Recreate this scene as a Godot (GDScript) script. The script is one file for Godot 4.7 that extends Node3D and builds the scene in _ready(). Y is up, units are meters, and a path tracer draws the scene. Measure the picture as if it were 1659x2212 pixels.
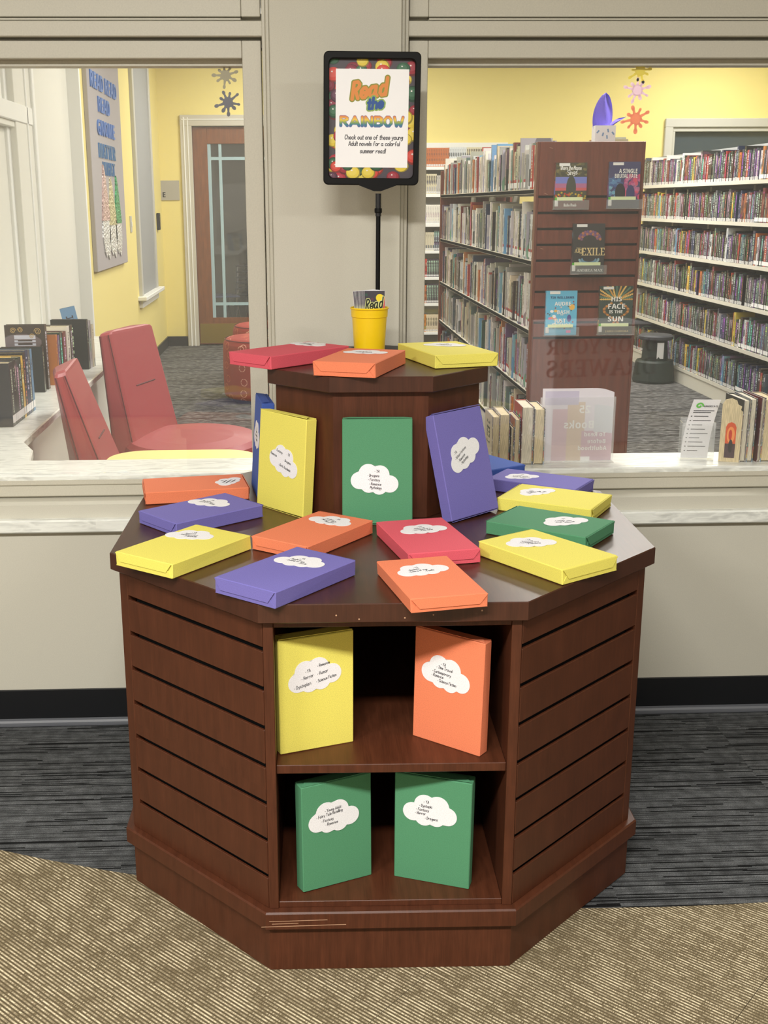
extends Node3D
# A library display: an octagonal mahogany kiosk of paper-wrapped books in front of an interior window wall,
# with a children's / teen room behind the glass.

var rng := RandomNumberGenerator.new()
var M := {}
var taken := {}
const EXPOSURE := 1.0

# ------------------------------------------------------------------ set-up
func _ready():
	rng.seed = 20240611
	# camera
	var cam := Camera3D.new()
	cam.name = "camera"
	cam.near = 0.05
	cam.far = 60.0
	cam.projection = Camera3D.PROJECTION_FRUSTUM
	cam.keep_aspect = Camera3D.KEEP_HEIGHT
	cam.size = 2.0 * 0.05 * 1106.0 / 2448.73
	cam.frustum_offset = Vector2(92.8 / 2448.73 * 0.05, 0.0)
	cam.transform = Transform3D(Basis(Vector3.UP, -0.03507) * Basis(Vector3.RIGHT, -0.26596) * Basis(Vector3.BACK, -0.00508), Vector3(-0.15613, 1.42279, 1.87377))
	add_child(cam)
	cam.current = true
	# surroundings: a closed interior, no daylight
	var env := Environment.new()
	env.background_mode = Environment.BG_COLOR
	env.background_color = Color(0.0, 0.0, 0.0)
	env.tonemap_mode = Environment.TONE_MAPPER_LINEAR
	env.tonemap_exposure = EXPOSURE
	env.sdfgi_enabled = true
	env.ssao_enabled = true
	env.ssil_enabled = true
	var we := WorldEnvironment.new()
	we.name = "world_environment"
	we.environment = env
	add_child(we)
	make_materials()
	make_lights()
	make_shell()
	make_window_wall()
	make_far_room()
	make_kiosk()
	make_wrapped_books()
	make_sign()
	make_cup()
	make_counter()
	make_chairs()
	make_ranges()
	make_end_panel_display()
	make_counter_books()
	make_small_things()

func make_lights():
	# ceiling troffers: each a steel tray with a glowing diffuser, and an area light of its size just below
	# front room (the camera's side)
	for p in FRONT_LAMPS:
		troffer(p[0], p[1], p[2], p[3])
	for p in BACK_LAMPS:
		troffer(p[0], p[1], p[2], p[3])

const WARM := Color(1.0, 0.99, 0.965)
# position, size, energy
const FRONT_LAMPS := [
	[Vector3(-0.5, 2.9, 2.3), Vector2(1.2, 0.3), 15.5, "recessed ceiling light over the front room, straight across from the kiosk"],
	[Vector3(-2.5, 2.9, 2.3), Vector2(1.2, 0.3), 12.5, "recessed ceiling light over the front room, across from the lounge chairs' window"],
	[Vector3(2.2, 2.9, 2.3), Vector2(1.2, 0.3), 5.0, "recessed ceiling light over the donation bin in the front room"],
]
const BACK_LAMPS := [
	[Vector3(0.2, 3.0, -2.4), Vector2(1.2, 0.6), 4.2, "recessed ceiling light over the window counter and lounge chairs"],
	[Vector3(2.1, 3.0, -3.9), Vector2(1.2, 0.6), 9.0, "recessed ceiling light over the aisle in front of the end panel"],
	[Vector3(0.0, 3.0, -5.6), Vector2(1.2, 0.6), 4.2, "recessed ceiling light over the ottomans"],
	[Vector3(2.1, 3.0, -7.0), Vector2(1.2, 0.6), 9.5, "recessed ceiling light over the aisle by the kick stool"],
	[Vector3(0.0, 3.0, -8.6), Vector2(1.2, 0.6), 6.0, "recessed ceiling light in front of the wooden door"],
	[Vector3(3.9, 3.0, -8.8), Vector2(0.6, 0.6), 5.0, "small square ceiling light before the wide grey framed window"],
]

func troffer(at: Vector3, size: Vector2, energy: float, label: String):
	var t = thing("ceiling_light", label, "ceiling light", at, 0.0, "ceiling troffers")
	var b = MB.new()
	b.cbox(Vector3(0, -0.004, size.y / 2 + 0.01), Vector3(size.x + 0.04, 0.024, 0.02), 0.002)
	b.cbox(Vector3(0, -0.004, -size.y / 2 - 0.01), Vector3(size.x + 0.04, 0.024, 0.02), 0.002)
	b.cbox(Vector3(size.x / 2 + 0.01, -0.004, 0), Vector3(0.02, 0.024, size.y), 0.002)
	b.cbox(Vector3(-size.x / 2 - 0.01, -0.004, 0), Vector3(0.02, 0.024, size.y), 0.002)
	put(b, "frame", M.white_metal, t)
	var d = MB.new()
	d.cbox(Vector3(0, -0.002, 0), Vector3(size.x, 0.012, size.y), 0.001)
	put(d, "diffuser", M.lamp, t)
	var l := AreaLight3D.new()
	l.name = "lamp_light"
	l.area_size = size
	l.light_energy = energy
	l.light_color = WARM
	l.area_range = 30.0
	l.area_attenuation = 2.0
	l.shadow_enabled = true
	l.position = Vector3(0, -0.02, 0)
	l.rotation_degrees = Vector3(-90, 0, 0)
	t.add_child(l, true)

# ------------------------------------------------------------------ bookkeeping
func numbered(called: String) -> String:
	if not taken.has(called):
		taken[called] = 0
		return called
	taken[called] += 1
	return "%s_%03d" % [called, taken[called]]

func tag(o: Node3D, label: String, category: String, group := ""):
	o.set_meta("label", label)
	o.set_meta("category", category)
	if group != "":
		o.set_meta("group", group)
	return o

func thing(called: String, label: String, category: String, at := Vector3.ZERO, turn := 0.0, group := "") -> Node3D:
	var o := Node3D.new()
	o.name = numbered(called)
	add_child(o, true)
	o.position = at
	o.rotation.y = turn
	tag(o, label, category, group)
	return o

func put(b, called: String, m: Material, parent: Node = null) -> MeshInstance3D:
	var o := MeshInstance3D.new()
	o.mesh = b.mesh() if b is MB else b
	o.material_override = m
	o.cast_shadow = GeometryInstance3D.SHADOW_CASTING_SETTING_ON
	if parent == null:
		o.name = numbered(called)
		add_child(o, true)
	else:
		o.name = called
		parent.add_child(o, true)
	return o

func struct(b, called: String, m: Material) -> MeshInstance3D:
	var o := put(b, called, m)
	o.set_meta("kind", "structure")
	return o

func structure_root(called: String, label: String) -> Node3D:
	var o := Node3D.new()
	o.name = numbered(called)
	add_child(o, true)
	o.set_meta("kind", "structure")
	o.set_meta("label", label)
	return o

# ------------------------------------------------------------------ mesh building
class MB:
	var v := PackedVector3Array()
	var n := PackedVector3Array()
	var uv := PackedVector2Array()
	var col := PackedColorArray()
	var colour := Color.WHITE
	var xf := Transform3D.IDENTITY

	func tri(a: Vector3, b: Vector3, c: Vector3, ua := Vector2.ZERO, ub := Vector2.ZERO, uc := Vector2.ZERO, na = null, nb = null, nc = null):
		# seen from the front the corners run clockwise
		a = xf * a
		b = xf * b
		c = xf * c
		var f := (c - a).cross(b - a)
		if f.length_squared() < 1e-18:
			return
		f = f.normalized()
		v.append_array([a, b, c])
		for k in [na, nb, nc]:
			n.append((xf.basis * k).normalized() if k != null else f)
		uv.append_array([ua, ub, uc])
		for k in 3:
			col.append(colour)

	func quad(a: Vector3, b: Vector3, c: Vector3, d: Vector3, r := Rect2(0, 0, 1, 1)):
		# a top-left, b top-right, c bottom-right, d bottom-left as seen from the front
		var ua := r.position
		var ub := r.position + Vector2(r.size.x, 0)
		var uc := r.end
		var ud := r.position + Vector2(0, r.size.y)
		tri(a, b, c, ua, ub, uc)
		tri(a, c, d, ua, uc, ud)

	func quad_out(a: Vector3, b: Vector3, c: Vector3, d: Vector3, centre: Vector3):
		if (c - a).cross(b - a).dot((a + c) / 2 - centre) >= 0:
			quad(a, b, c, d)
		else:
			quad(a, d, c, b)

	func tri_out(a: Vector3, b: Vector3, c: Vector3, centre: Vector3):
		if (c - a).cross(b - a).dot((a + b + c) / 3 - centre) >= 0:
			tri(a, b, c)
		else:
			tri(a, c, b)

	func cbox(at: Vector3, size: Vector3, ch := 0.0, basis := Basis.IDENTITY):
		# a box with chamfered edges
		var h := size / 2
		ch = minf(ch, minf(h.x, minf(h.y, h.z)) * 0.9)
		if ch <= 0.0:
			hexa([Vector3(-h.x, -h.y, -h.z), Vector3(h.x, -h.y, -h.z), Vector3(h.x, -h.y, h.z), Vector3(-h.x, -h.y, h.z), Vector3(-h.x, h.y, -h.z), Vector3(h.x, h.y, -h.z), Vector3(h.x, h.y, h.z), Vector3(-h.x, h.y, h.z)], at, basis)
			return
		var p := {}
		for sx in [-1, 1]:
			for sy in [-1, 1]:
				for sz in [-1, 1]:
					p[[sx, sy, sz, 0]] = at + basis * Vector3(sx * h.x, sy * (h.y - ch), sz * (h.z - ch))
					p[[sx, sy, sz, 1]] = at + basis * Vector3(sx * (h.x - ch), sy * h.y, sz * (h.z - ch))
					p[[sx, sy, sz, 2]] = at + basis * Vector3(sx * (h.x - ch), sy * (h.y - ch), sz * h.z)
					tri_out(p[[sx, sy, sz, 0]], p[[sx, sy, sz, 1]], p[[sx, sy, sz, 2]], at)
		for s in [-1, 1]:
			quad_out(p[[s, -1, -1, 0]], p[[s, 1, -1, 0]], p[[s, 1, 1, 0]], p[[s, -1, 1, 0]], at)
			quad_out(p[[-1, s, -1, 1]], p[[1, s, -1, 1]], p[[1, s, 1, 1]], p[[-1, s, 1, 1]], at)
			quad_out(p[[-1, -1, s, 2]], p[[1, -1, s, 2]], p[[1, 1, s, 2]], p[[-1, 1, s, 2]], at)
			for t in [-1, 1]:
				quad_out(p[[s, t, -1, 0]], p[[s, t, 1, 0]], p[[s, t, 1, 1]], p[[s, t, -1, 1]], at)
				quad_out(p[[s, -1, t, 0]], p[[s, 1, t, 0]], p[[s, 1, t, 2]], p[[s, -1, t, 2]], at)
				quad_out(p[[-1, s, t, 1]], p[[1, s, t, 1]], p[[1, s, t, 2]], p[[-1, s, t, 2]], at)

	func hexa(c: Array, at := Vector3.ZERO, basis := Basis.IDENTITY):
		# eight corners: bottom ring then top ring
		var q := []
		var m := Vector3.ZERO
		for k in 8:
			q.append(at + basis * c[k])
			m += q[k] / 8
		quad_out(q[0], q[1], q[2], q[3], m)
		quad_out(q[4], q[5], q[6], q[7], m)
		for k in 4:
			var j := (k + 1) % 4
			quad_out(q[k], q[j], q[4 + j], q[4 + k], m)

	func prism(poly: PackedVector2Array, y0: float, y1: float, ch := 0.0):
		# poly in the x-z plane, swept up; edges chamfered; convex or star-shaped outlines
		var ins: PackedVector2Array = MB.offset(poly, -ch) if ch > 0 else poly
		var c := Vector2.ZERO
		for q in poly:
			c += q / poly.size()
		var mid := Vector3(c.x, (y0 + y1) / 2, c.y)
		var k := poly.size()
		var top := Geometry2D.triangulate_polygon(ins)
		for i in range(0, top.size(), 3):
			var a := ins[top[i]]
			var b := ins[top[i + 1]]
			var d := ins[top[i + 2]]
			for y in [y0, y1]:
				var A := Vector3(a.x, y, a.y)
				var B := Vector3(b.x, y, b.y)
				var D := Vector3(d.x, y, d.y)
				var up := 1.0 if y == y1 else -1.0
				if (D - A).cross(B - A).y * up >= 0:
					tri(A, B, D, a, b, d)
				else:
					tri(A, D, B, a, d, b)
		var run := 0.0
		var ccw := Geometry2D.is_polygon_clockwise(poly)
		for i in k:
			var j := (i + 1) % k
			var a := poly[i]
			var b := poly[j]
			var len := a.distance_to(b)
			var nrm := Vector2((b - a).y, -(b - a).x).normalized() * (-1.0 if ccw else 1.0)
			var ref := Vector3((a + b).x / 2 - nrm.x, (y0 + y1) / 2, (a + b).y / 2 - nrm.y)
			quad_out(Vector3(a.x, y1 - ch, a.y), Vector3(b.x, y1 - ch, b.y), Vector3(b.x, y0 + ch, b.y), Vector3(a.x, y0 + ch, a.y), ref)
			if ch > 0:
				var ia := ins[i]
				var ib := ins[j]
				quad_out(Vector3(ia.x, y1, ia.y), Vector3(ib.x, y1, ib.y), Vector3(b.x, y1 - ch, b.y), Vector3(a.x, y1 - ch, a.y), ref)
				quad_out(Vector3(ia.x, y0, ia.y), Vector3(ib.x, y0, ib.y), Vector3(b.x, y0 + ch, b.y), Vector3(a.x, y0 + ch, a.y), ref)
			run += len

	static func offset(poly: PackedVector2Array, o: float) -> PackedVector2Array:
		var out := PackedVector2Array()
		var k := poly.size()
		var s := -1.0 if Geometry2D.is_polygon_clockwise(poly) else 1.0
		for i in k:
			var a := poly[(i + k - 1) % k]
			var b := poly[i]
			var c := poly[(i + 1) % k]
			var d1 := (b - a).normalized()
			var d2 := (c - b).normalized()
			var n1 := Vector2(d1.y, -d1.x) * s
			var n2 := Vector2(d2.y, -d2.x) * s
			var m := (n1 + n2)
			out.append(b + m * (o / maxf(0.2, 1.0 + n1.dot(n2))))
		return out

	func lathe(profile: Array, segs := 32, at := Vector3.ZERO, smooth := true):
		# profile of Vector2(radius, y), bottom to top on the outside
		for i in profile.size() - 1:
			var p: Vector2 = profile[i]
			var q: Vector2 = profile[i + 1]
			var d := (q - p).normalized()
			var nr := Vector2(d.y, -d.x)
			for k in segs:
				var a0 := TAU * k / segs
				var a1 := TAU * (k + 1) / segs
				var r0 := Vector3(cos(a0), 0, sin(a0))
				var r1 := Vector3(cos(a1), 0, sin(a1))
				var A := at + r0 * p.x + Vector3(0, p.y, 0)
				var B := at + r1 * p.x + Vector3(0, p.y, 0)
				var C := at + r1 * q.x + Vector3(0, q.y, 0)
				var D := at + r0 * q.x + Vector3(0, q.y, 0)
				var N0 := r0 * nr.x + Vector3(0, nr.y, 0)
				var N1 := r1 * nr.x + Vector3(0, nr.y, 0)
				var u0 := Vector2(float(k) / segs, 1.0 - float(i) / profile.size())
				var u1 := Vector2(float(k + 1) / segs, 1.0 - float(i + 1) / profile.size())
				tri(D, B, C, Vector2(u0.x, u1.y), Vector2(u1.x, u0.y), u1, N0, N1, N1)
				tri(D, A, B, Vector2(u0.x, u1.y), u0, Vector2(u1.x, u0.y), N0, N0, N1)

	func tube(pts: Array, r: float, segs := 8):
		for i in pts.size() - 1:
			var a: Vector3 = pts[i]
			var b: Vector3 = pts[i + 1]
			var d := (b - a).normalized()
			var s := d.cross(Vector3.UP if absf(d.y) < 0.9 else Vector3.RIGHT).normalized()
			var t := d.cross(s)
			for k in segs:
				var a0 := TAU * k / segs
				var a1 := TAU * (k + 1) / segs
				var e0 := s * cos(a0) + t * sin(a0)
				var e1 := s * cos(a1) + t * sin(a1)
				var c := (a + b) / 2
				var q := [a + e0 * r, a + e1 * r, b + e1 * r, b + e0 * r]
				if (q[2] - q[0]).cross(q[1] - q[0]).dot(q[0] - c) >= 0:
					tri(q[0], q[1], q[2], Vector2.ZERO, Vector2.ZERO, Vector2.ZERO, e0, e1, e1)
					tri(q[0], q[2], q[3], Vector2.ZERO, Vector2.ZERO, Vector2.ZERO, e0, e1, e0)
				else:
					tri(q[0], q[2], q[1], Vector2.ZERO, Vector2.ZERO, Vector2.ZERO, e0, e1, e1)
					tri(q[0], q[3], q[2], Vector2.ZERO, Vector2.ZERO, Vector2.ZERO, e0, e0, e1)
				tri_out(a, q[0], q[1], c)
				tri_out(b, q[2], q[3], c)

	func plate(poly: PackedVector2Array, z0: float, z1: float):
		# poly in the x-y plane, given depth along z (z1 is the front)
		var keep := xf
		xf = xf * Transform3D(Basis(Vector3(1, 0, 0), Vector3(0, 0, 1), Vector3(0, -1, 0)), Vector3.ZERO)
		# local (x, y, z) -> (x, -z, y): prism's plane x-z becomes x-(-y)
		var q := PackedVector2Array()
		for p in poly:
			q.append(Vector2(p.x, -p.y))
		prism(q, z0, z1)
		xf = keep

	func disc(c: Vector2, r: float, z: float, segs := 10):
		for k in segs:
			var a0 := TAU * k / segs
			var a1 := TAU * (k + 1) / segs
			tri(Vector3(c.x, c.y, z), Vector3(c.x + r * cos(a1), c.y + r * sin(a1), z), Vector3(c.x + r * cos(a0), c.y + r * sin(a0), z))

	func mesh() -> ArrayMesh:
		var a := []
		a.resize(Mesh.ARRAY_MAX)
		a[Mesh.ARRAY_VERTEX] = v
		a[Mesh.ARRAY_NORMAL] = n
		a[Mesh.ARRAY_TEX_UV] = uv
		a[Mesh.ARRAY_COLOR] = col
		var m := ArrayMesh.new()
		m.add_surface_from_arrays(Mesh.PRIMITIVE_TRIANGLES, a)
		return m

# ------------------------------------------------------------------ pen strokes (handwriting)
# each glyph: strokes of two-digit points (x, y); base line y = 2, x height 6, capitals 9
const PEN := {
	"a": "36 16 05 03 12 22 34;36 33 42", "b": "09 02;05 16 26 35 33 22 12 03", "c": "35 26 16 05 03 12 22 33", "d": "35 26 16 05 03 12 22 33;39 32",
	"e": "04 34 35 26 16 05 03 12 22 33", "f": "38 29 18 12;05 25", "g": "35 26 16 05 04 13 23 35;36 31 20 10 01", "h": "09 02;05 16 26 35 32",
	"i": "06 02;08 07", "j": "16 11 00", "k": "09 02;36 04 32", "l": "09 02", "m": "06 02;05 16 25 22;25 36 45 42", "n": "06 02;05 16 26 35 32",
	"o": "16 05 03 12 22 33 35 26 16", "p": "06 00;05 16 26 35 33 22 12 03", "q": "35 26 16 05 03 12 22 33;36 30", "r": "06 02;04 15 26 36",
	"s": "35 26 16 05 14 24 33 22 12 03", "t": "18 12 22;06 26", "u": "06 03 12 22 33;36 32", "v": "06 22 46", "w": "06 12 25 32 46", "x": "06 32;36 02",
	"y": "06 13 23;36 21 00", "z": "06 36 02 32", "A": "02 29 42;14 34", "B": "02 09 29 38 37 26 06;26 35 33 22 02", "C": "38 29 19 07 04 12 22 33",
	"D": "02 09 19 37 34 12 02", "E": "32 02 09 39;06 26", "F": "02 09 39;06 26", "G": "38 29 19 07 04 12 32 35 25", "H": "02 09;32 39;05 35", "I": "02 09",
	"L": "09 02 32", "M": "02 09 25 49 42", "N": "02 09 32 39", "O": "19 07 04 12 22 34 37 29 19", "P": "02 09 29 38 36 25 05", "R": "02 09 29 38 37 26 06;16 32",
	"S": "38 29 19 08 07 16 26 34 33 22 12 03", "T": "09 49;29 22", "U": "09 03 12 22 33 39", "V": "09 22 49", "W": "09 12 25 32 49", "Y": "09 26 49;26 22",
	"*": "14 25", "!": "09 04;03 02", "&": "32 08 19 28 04 12 34", "+": "06 26;18 14",
}

func pen_width(text: String) -> float:
	var w := 0.0
	for ch in text:
		w += pen_step(ch)
	return w

func pen_step(ch: String) -> float:
	if not PEN.has(ch):
		return 2.6
	var mx := 0
	for s in PEN[ch].split(";"):
		for p in s.split(" "):
			mx = maxi(mx, int(p.substr(0, 1)))
	return mx + 1.5

# draws text in the x-y plane at height z; size = height of a capital; w = pen width
func pen(b: MB, text: String, at: Vector2, size: float, w: float, z: float, ang := 0.0, slant := 0.0, round_ends := false, squeeze := 1.0):
	var k := size / 7.0
	var x := 0.0
	for ch in text:
		if PEN.has(ch):
			for s in PEN[ch].split(";"):
				var last = null
				for p in s.split(" "):
					var px := (x + float(p.substr(0, 1))) * squeeze
					var py := float(p.substr(1, 1)) - 2.0
					var q := at + Vector2((px + py * slant) * k, py * k).rotated(ang)
					if round_ends:
						b.disc(q, w / 2, z)
					if last != null:
						var d: Vector2 = (q - last).normalized()
						var e := Vector2(-d.y, d.x) * w / 2
						var g := Vector2.ZERO if round_ends else d * w * 0.3
						var A: Vector2 = last + e - g
						var B: Vector2 = q + e + g
						var C: Vector2 = q - e + g
						var D: Vector2 = last - e - g
						b.quad(Vector3(A.x, A.y, z), Vector3(B.x, B.y, z), Vector3(C.x, C.y, z), Vector3(D.x, D.y, z))
					last = q
		x += pen_step(ch)

func letters(text: String, size: float, depth: float, m: Material, parent: Node3D, at: Vector3, called := "lettering", serif := false, bold := true, squeeze := 1.0) -> MeshInstance3D:
	# type: TextMesh whose capitals are about size tall
	var f := SystemFont.new()
	f.font_names = PackedStringArray(["Droid Serif" if serif else "Droid Sans"])
	f.font_weight = 700 if bold else 400
	var t := TextMesh.new()
	t.font = f
	t.text = text
	t.font_size = 32
	t.pixel_size = size / 32.0 * 1.38
	t.depth = depth
	t.curve_step = 2.0
	var o := MeshInstance3D.new()
	o.mesh = t
	o.material_override = m
	o.name = called
	o.position = at
	o.scale = Vector3(squeeze, 1, 1)
	parent.add_child(o, true)
	return o

# the same strokes drawn into a picture: at = base-line start in pixels, size = capital height in pixels
func pen_image(im: Image, text: String, at: Vector2, size: float, w: float, c, ang := 0.0, slant := 0.0, squeeze := 1.0):
	var k := size / 7.0
	var x := 0.0
	for ch in text:
		if PEN.has(ch):
			for s in PEN[ch].split(";"):
				var last = null
				for p in s.split(" "):
					var px := (x + float(p.substr(0, 1))) * squeeze
					var py := float(p.substr(1, 1)) - 2.0
					var q := Vector2((px + py * slant) * k, -py * k).rotated(-ang) + at
					if last != null:
						capsule(im, last, q, w / 2, c)
					last = q
		x += pen_step(ch)

func capsule(im: Image, a: Vector2, b: Vector2, r: float, c):
	var d := b - a
	var l2 := maxf(d.length_squared(), 0.0001)
	for y in range(maxi(0, int(minf(a.y, b.y) - r)), mini(im.get_height(), int(maxf(a.y, b.y) + r) + 2)):
		for x in range(maxi(0, int(minf(a.x, b.x) - r)), mini(im.get_width(), int(maxf(a.x, b.x) + r) + 2)):
			var p := Vector2(x, y)
			var t := clampf((p - a).dot(d) / l2, 0.0, 1.0)
			var cover := clampf(r - p.distance_to(a + d * t) + 0.5, 0.0, 1.0)
			if cover > 0.0:
				var col: Color = c if c is Color else c.call(x, y)
				im.set_pixel(x, y, im.get_pixel(x, y).lerp(col, cover))

# ------------------------------------------------------------------ materials
func mat(c: Color, rough := 0.6, metal := 0.0) -> StandardMaterial3D:
	var m := StandardMaterial3D.new()
	m.albedo_color = c
	m.roughness = rough
	m.metallic = metal
	return m

func rgb(r: int, g: int, b: int) -> Color:
	return Color8(r, g, b)

func img_tex(im: Image) -> ImageTexture:
	return ImageTexture.create_from_image(im)

func tri_tex(m: StandardMaterial3D, t: Texture2D, scale: float, normal: Texture2D = null, strength := 0.4):
	m.albedo_texture = t
	m.uv1_triplanar = true
	m.uv1_scale = Vector3.ONE * scale
	if normal:
		m.normal_enabled = true
		m.normal_texture = normal
		m.normal_scale = strength
	return m

# grey image from a callable (x, y in 0..1) -> value, tiling left to the callable
func grey(w: int, h: int, f: Callable) -> Image:
	var d := PackedByteArray()
	d.resize(w * h)
	for y in h:
		for x in w:
			d[y * w + x] = clampi(int(f.call(x, y) * 255.0), 0, 255)
	return Image.create_from_data(w, h, false, Image.FORMAT_L8, d)

func noise(seed_: int, freq: float, oct := 3) -> FastNoiseLite:
	var n := FastNoiseLite.new()
	n.seed = seed_
	n.noise_type = FastNoiseLite.TYPE_SIMPLEX_SMOOTH
	n.frequency = freq
	n.fractal_octaves = oct
	return n

func bump(im: Image, k: float) -> ImageTexture:
	var c: Image = im.duplicate()
	c.convert(Image.FORMAT_RGBA8)
	c.bump_map_to_normal_map(k)
	return img_tex(c)

func make_materials():
	# mahogany-stained maple: fine upright grain with soft figure
	var n1 := noise(3, 0.02, 4)
	var n2 := noise(9, 0.35, 2)
	var wood := grey(512, 512, func(x, y): return 0.86 + 0.10 * n1.get_noise_2d(x * 2.2, y * 0.16) + 0.07 * n2.get_noise_2d(x * 1.0, y * 0.03) + 0.04 * n1.get_noise_2d(x * 0.5 + 900.0, y * 0.5))
	var wood_t := img_tex(wood)
	M.wood = tri_tex(mat(rgb(92, 51, 33), 0.42), wood_t, 2.6)
	M.wood.metallic_specular = 0.38
	M.wood_top = tri_tex(mat(rgb(78, 44, 31), 0.34), wood_t, 2.0)
	M.wood_end = tri_tex(mat(rgb(133, 70, 54), 0.42), wood_t, 1.6)
	M.slot = mat(rgb(13, 12, 12), 0.6)
	M.chip = mat(rgb(178, 140, 112), 0.7)
	# construction paper: fibres
	var n3 := noise(21, 0.12, 3)
	var n4 := noise(22, 0.6, 2)
	var fib := grey(256, 256, func(x, y): return 0.93 + 0.07 * n3.get_noise_2d(x, y) + 0.06 * n4.get_noise_2d(x, y))
	var fib_t := img_tex(fib)
	var fib_n := bump(fib, 1.2)
	var papers := {"yellow": rgb(241, 229, 106), "orange": rgb(241, 134, 94), "red": rgb(228, 92, 108), "purple": rgb(120, 112, 188), "green": rgb(82, 146, 106), "blue": rgb(66, 96, 180)}
	for k in papers:
		M["paper_" + k] = tri_tex(mat(papers[k], 0.85), fib_t, 14.0, fib_n, 0.25)
	M.card = tri_tex(mat(rgb(246, 244, 248), 0.8), fib_t, 14.0, fib_n, 0.1)
	M.ink = mat(rgb(42, 40, 46), 0.8)
	M.tape = mat(Color(0.9, 0.9, 0.85, 0.12), 0.2)
	M.tape.transparency = BaseMaterial3D.TRANSPARENCY_ALPHA
	# paint
	var n5 := noise(31, 0.25, 3)
	var roll := grey(256, 256, func(x, y): return 0.97 + 0.03 * n5.get_noise_2d(x, y))
	var roll_t := img_tex(roll)
	var roll_n := bump(roll, 1.0)
	M.wall = tri_tex(mat(rgb(206, 202, 188), 0.75), roll_t, 5.0, roll_n, 0.25)
	M.wall_fill_cut = tri_tex(mat(rgb(150, 145, 134), 0.8), roll_t, 5.0)  # unseen rear and side walls, darkened to weaken the frontal fill light
	M.trim = tri_tex(mat(rgb(200, 195, 180), 0.42), roll_t, 3.0, roll_n, 0.08)
	M.yellow_wall = tri_tex(mat(rgb(240, 224, 142), 0.7), roll_t, 5.0, roll_n, 0.25)
	M.cream_wall = tri_tex(mat(rgb(228, 226, 214), 0.6), roll_t, 5.0, roll_n, 0.15)
	M.white_trim = tri_tex(mat(rgb(240, 240, 234), 0.5), roll_t, 5.0)
	M.grey_frame = tri_tex(mat(rgb(196, 195, 186), 0.5), roll_t, 3.0)
	M.ceiling = tri_tex(mat(rgb(236, 236, 230), 0.9), roll_t, 3.0)
	M.rubber = mat(rgb(22, 23, 26), 0.38)
	M.rubber_toe_sheen = mat(rgb(92, 94, 100), 0.35)  # same rubber lightened: the sheen along the toe is put into the colour
	# solid surface with pale drifts
	var n6 := noise(41, 0.012, 4)
	var marble := Image.create(512, 512, false, Image.FORMAT_RGB8)
	for y in 512:
		for x in 512:
			var s := n6.get_noise_2d(x * 0.9 + 60.0 * n6.get_noise_2d(x * 0.5, y * 1.5 + 300.0), y * 4.0)
			var g := clampf(1.0 - 1.6 * absf(s), 0.0, 1.0)
			var k := 0.86 + 0.12 * g - 0.05 * clampf(s * 2.0, 0.0, 1.0)
			marble.set_pixel(x, y, Color(k * 0.985, k * 0.99, k * 0.98))
	M.marble = tri_tex(mat(rgb(247, 247, 243), 0.28), img_tex(marble), 1.4)
	# carpets
	M.carpet_dark = carpet_dark(51, Color(0.30, 0.305, 0.31), false)
	M.carpet_far = carpet_dark(57, Color(0.36, 0.355, 0.35), true)
	M.carpet_tan = carpet_tan()
	# metals, plastics, glass
	M.white_metal = mat(rgb(235, 235, 232), 0.4)
	M.lamp = mat(rgb(255, 250, 240), 0.6)
	M.lamp.emission_enabled = true
	M.lamp.emission = Color(1.0, 0.97, 0.92)
	M.lamp.emission_energy_multiplier = 1.5
	M.shelf_metal = mat(rgb(226, 222, 206), 0.45)
	M.black_plastic = mat(rgb(14, 14, 15), 0.5)
	M.black_plastic.metallic_specular = 0.3
	M.clip = mat(rgb(36, 36, 40), 0.25)
	M.cup_yellow = mat(rgb(244, 202, 24), 0.32)
	M.cup_yellow.subsurf_scatter_enabled = true
	M.cup_yellow.subsurf_scatter_strength = 0.1
	M.glass = glass_mat(Color(0.97, 0.985, 0.98, 0.02))
	M.acrylic = glass_mat(Color(0.95, 0.97, 0.97, 0.10))
	M.dimmed_glass = glass_mat(Color(0.30, 0.36, 0.40, 0.55))  # dark tint stands in for the dimness of the room beyond
	M.brass = mat(rgb(150, 128, 60), 0.4, 0.7)
	M.door_wood = tri_tex(mat(rgb(140, 84, 46), 0.45), wood_t, 1.6)
	M.teal_tape = mat(rgb(160, 186, 192), 0.6)
	M.chrome = mat(rgb(205, 208, 212), 0.15, 1.0)
	M.navy_shell = mat(rgb(72, 82, 120), 0.4)
	# upholstery
	var n7 := noise(61, 0.5, 3)
	var leather := grey(256, 256, func(x, y): return 0.95 + 0.05 * n7.get_noise_2d(x, y))
	M.vinyl = tri_tex(mat(rgb(172, 70, 76), 0.42), img_tex(leather), 8.0, bump(leather, 1.5), 0.3)
	M.seam = mat(rgb(88, 32, 38), 0.7)
	M.ottoman = ottoman_mat()
	M.table_yellow = mat(rgb(250, 232, 150), 0.35)
	M.felt = tri_tex(mat(rgb(178, 172, 172), 0.95), fib_t, 8.0, fib_n, 0.4)
	M.blue_letter = mat(rgb(44, 104, 184), 0.5)
	M.blue_foil = mat(rgb(70, 140, 205), 0.25, 0.6)
	M.foil = mat(rgb(236, 238, 238), 0.3, 0.45)
	var foil_n := noise(71, 0.05, 4)
	var crumple := grey(256, 256, func(x, y): return 0.5 + 0.5 * foil_n.get_noise_2d(x, y))
	M.foil.normal_enabled = true
	M.foil.normal_texture = bump(crumple, 14.0)
	M.foil.normal_scale = 1.0
	M.foil.uv1_triplanar = true
	M.foil.uv1_scale = Vector3.ONE * 3.0
	M.foil_rose = M.foil.duplicate()
	M.foil_rose.albedo_color = rgb(222, 190, 184)
	M.foil_gold = M.foil.duplicate()
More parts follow.
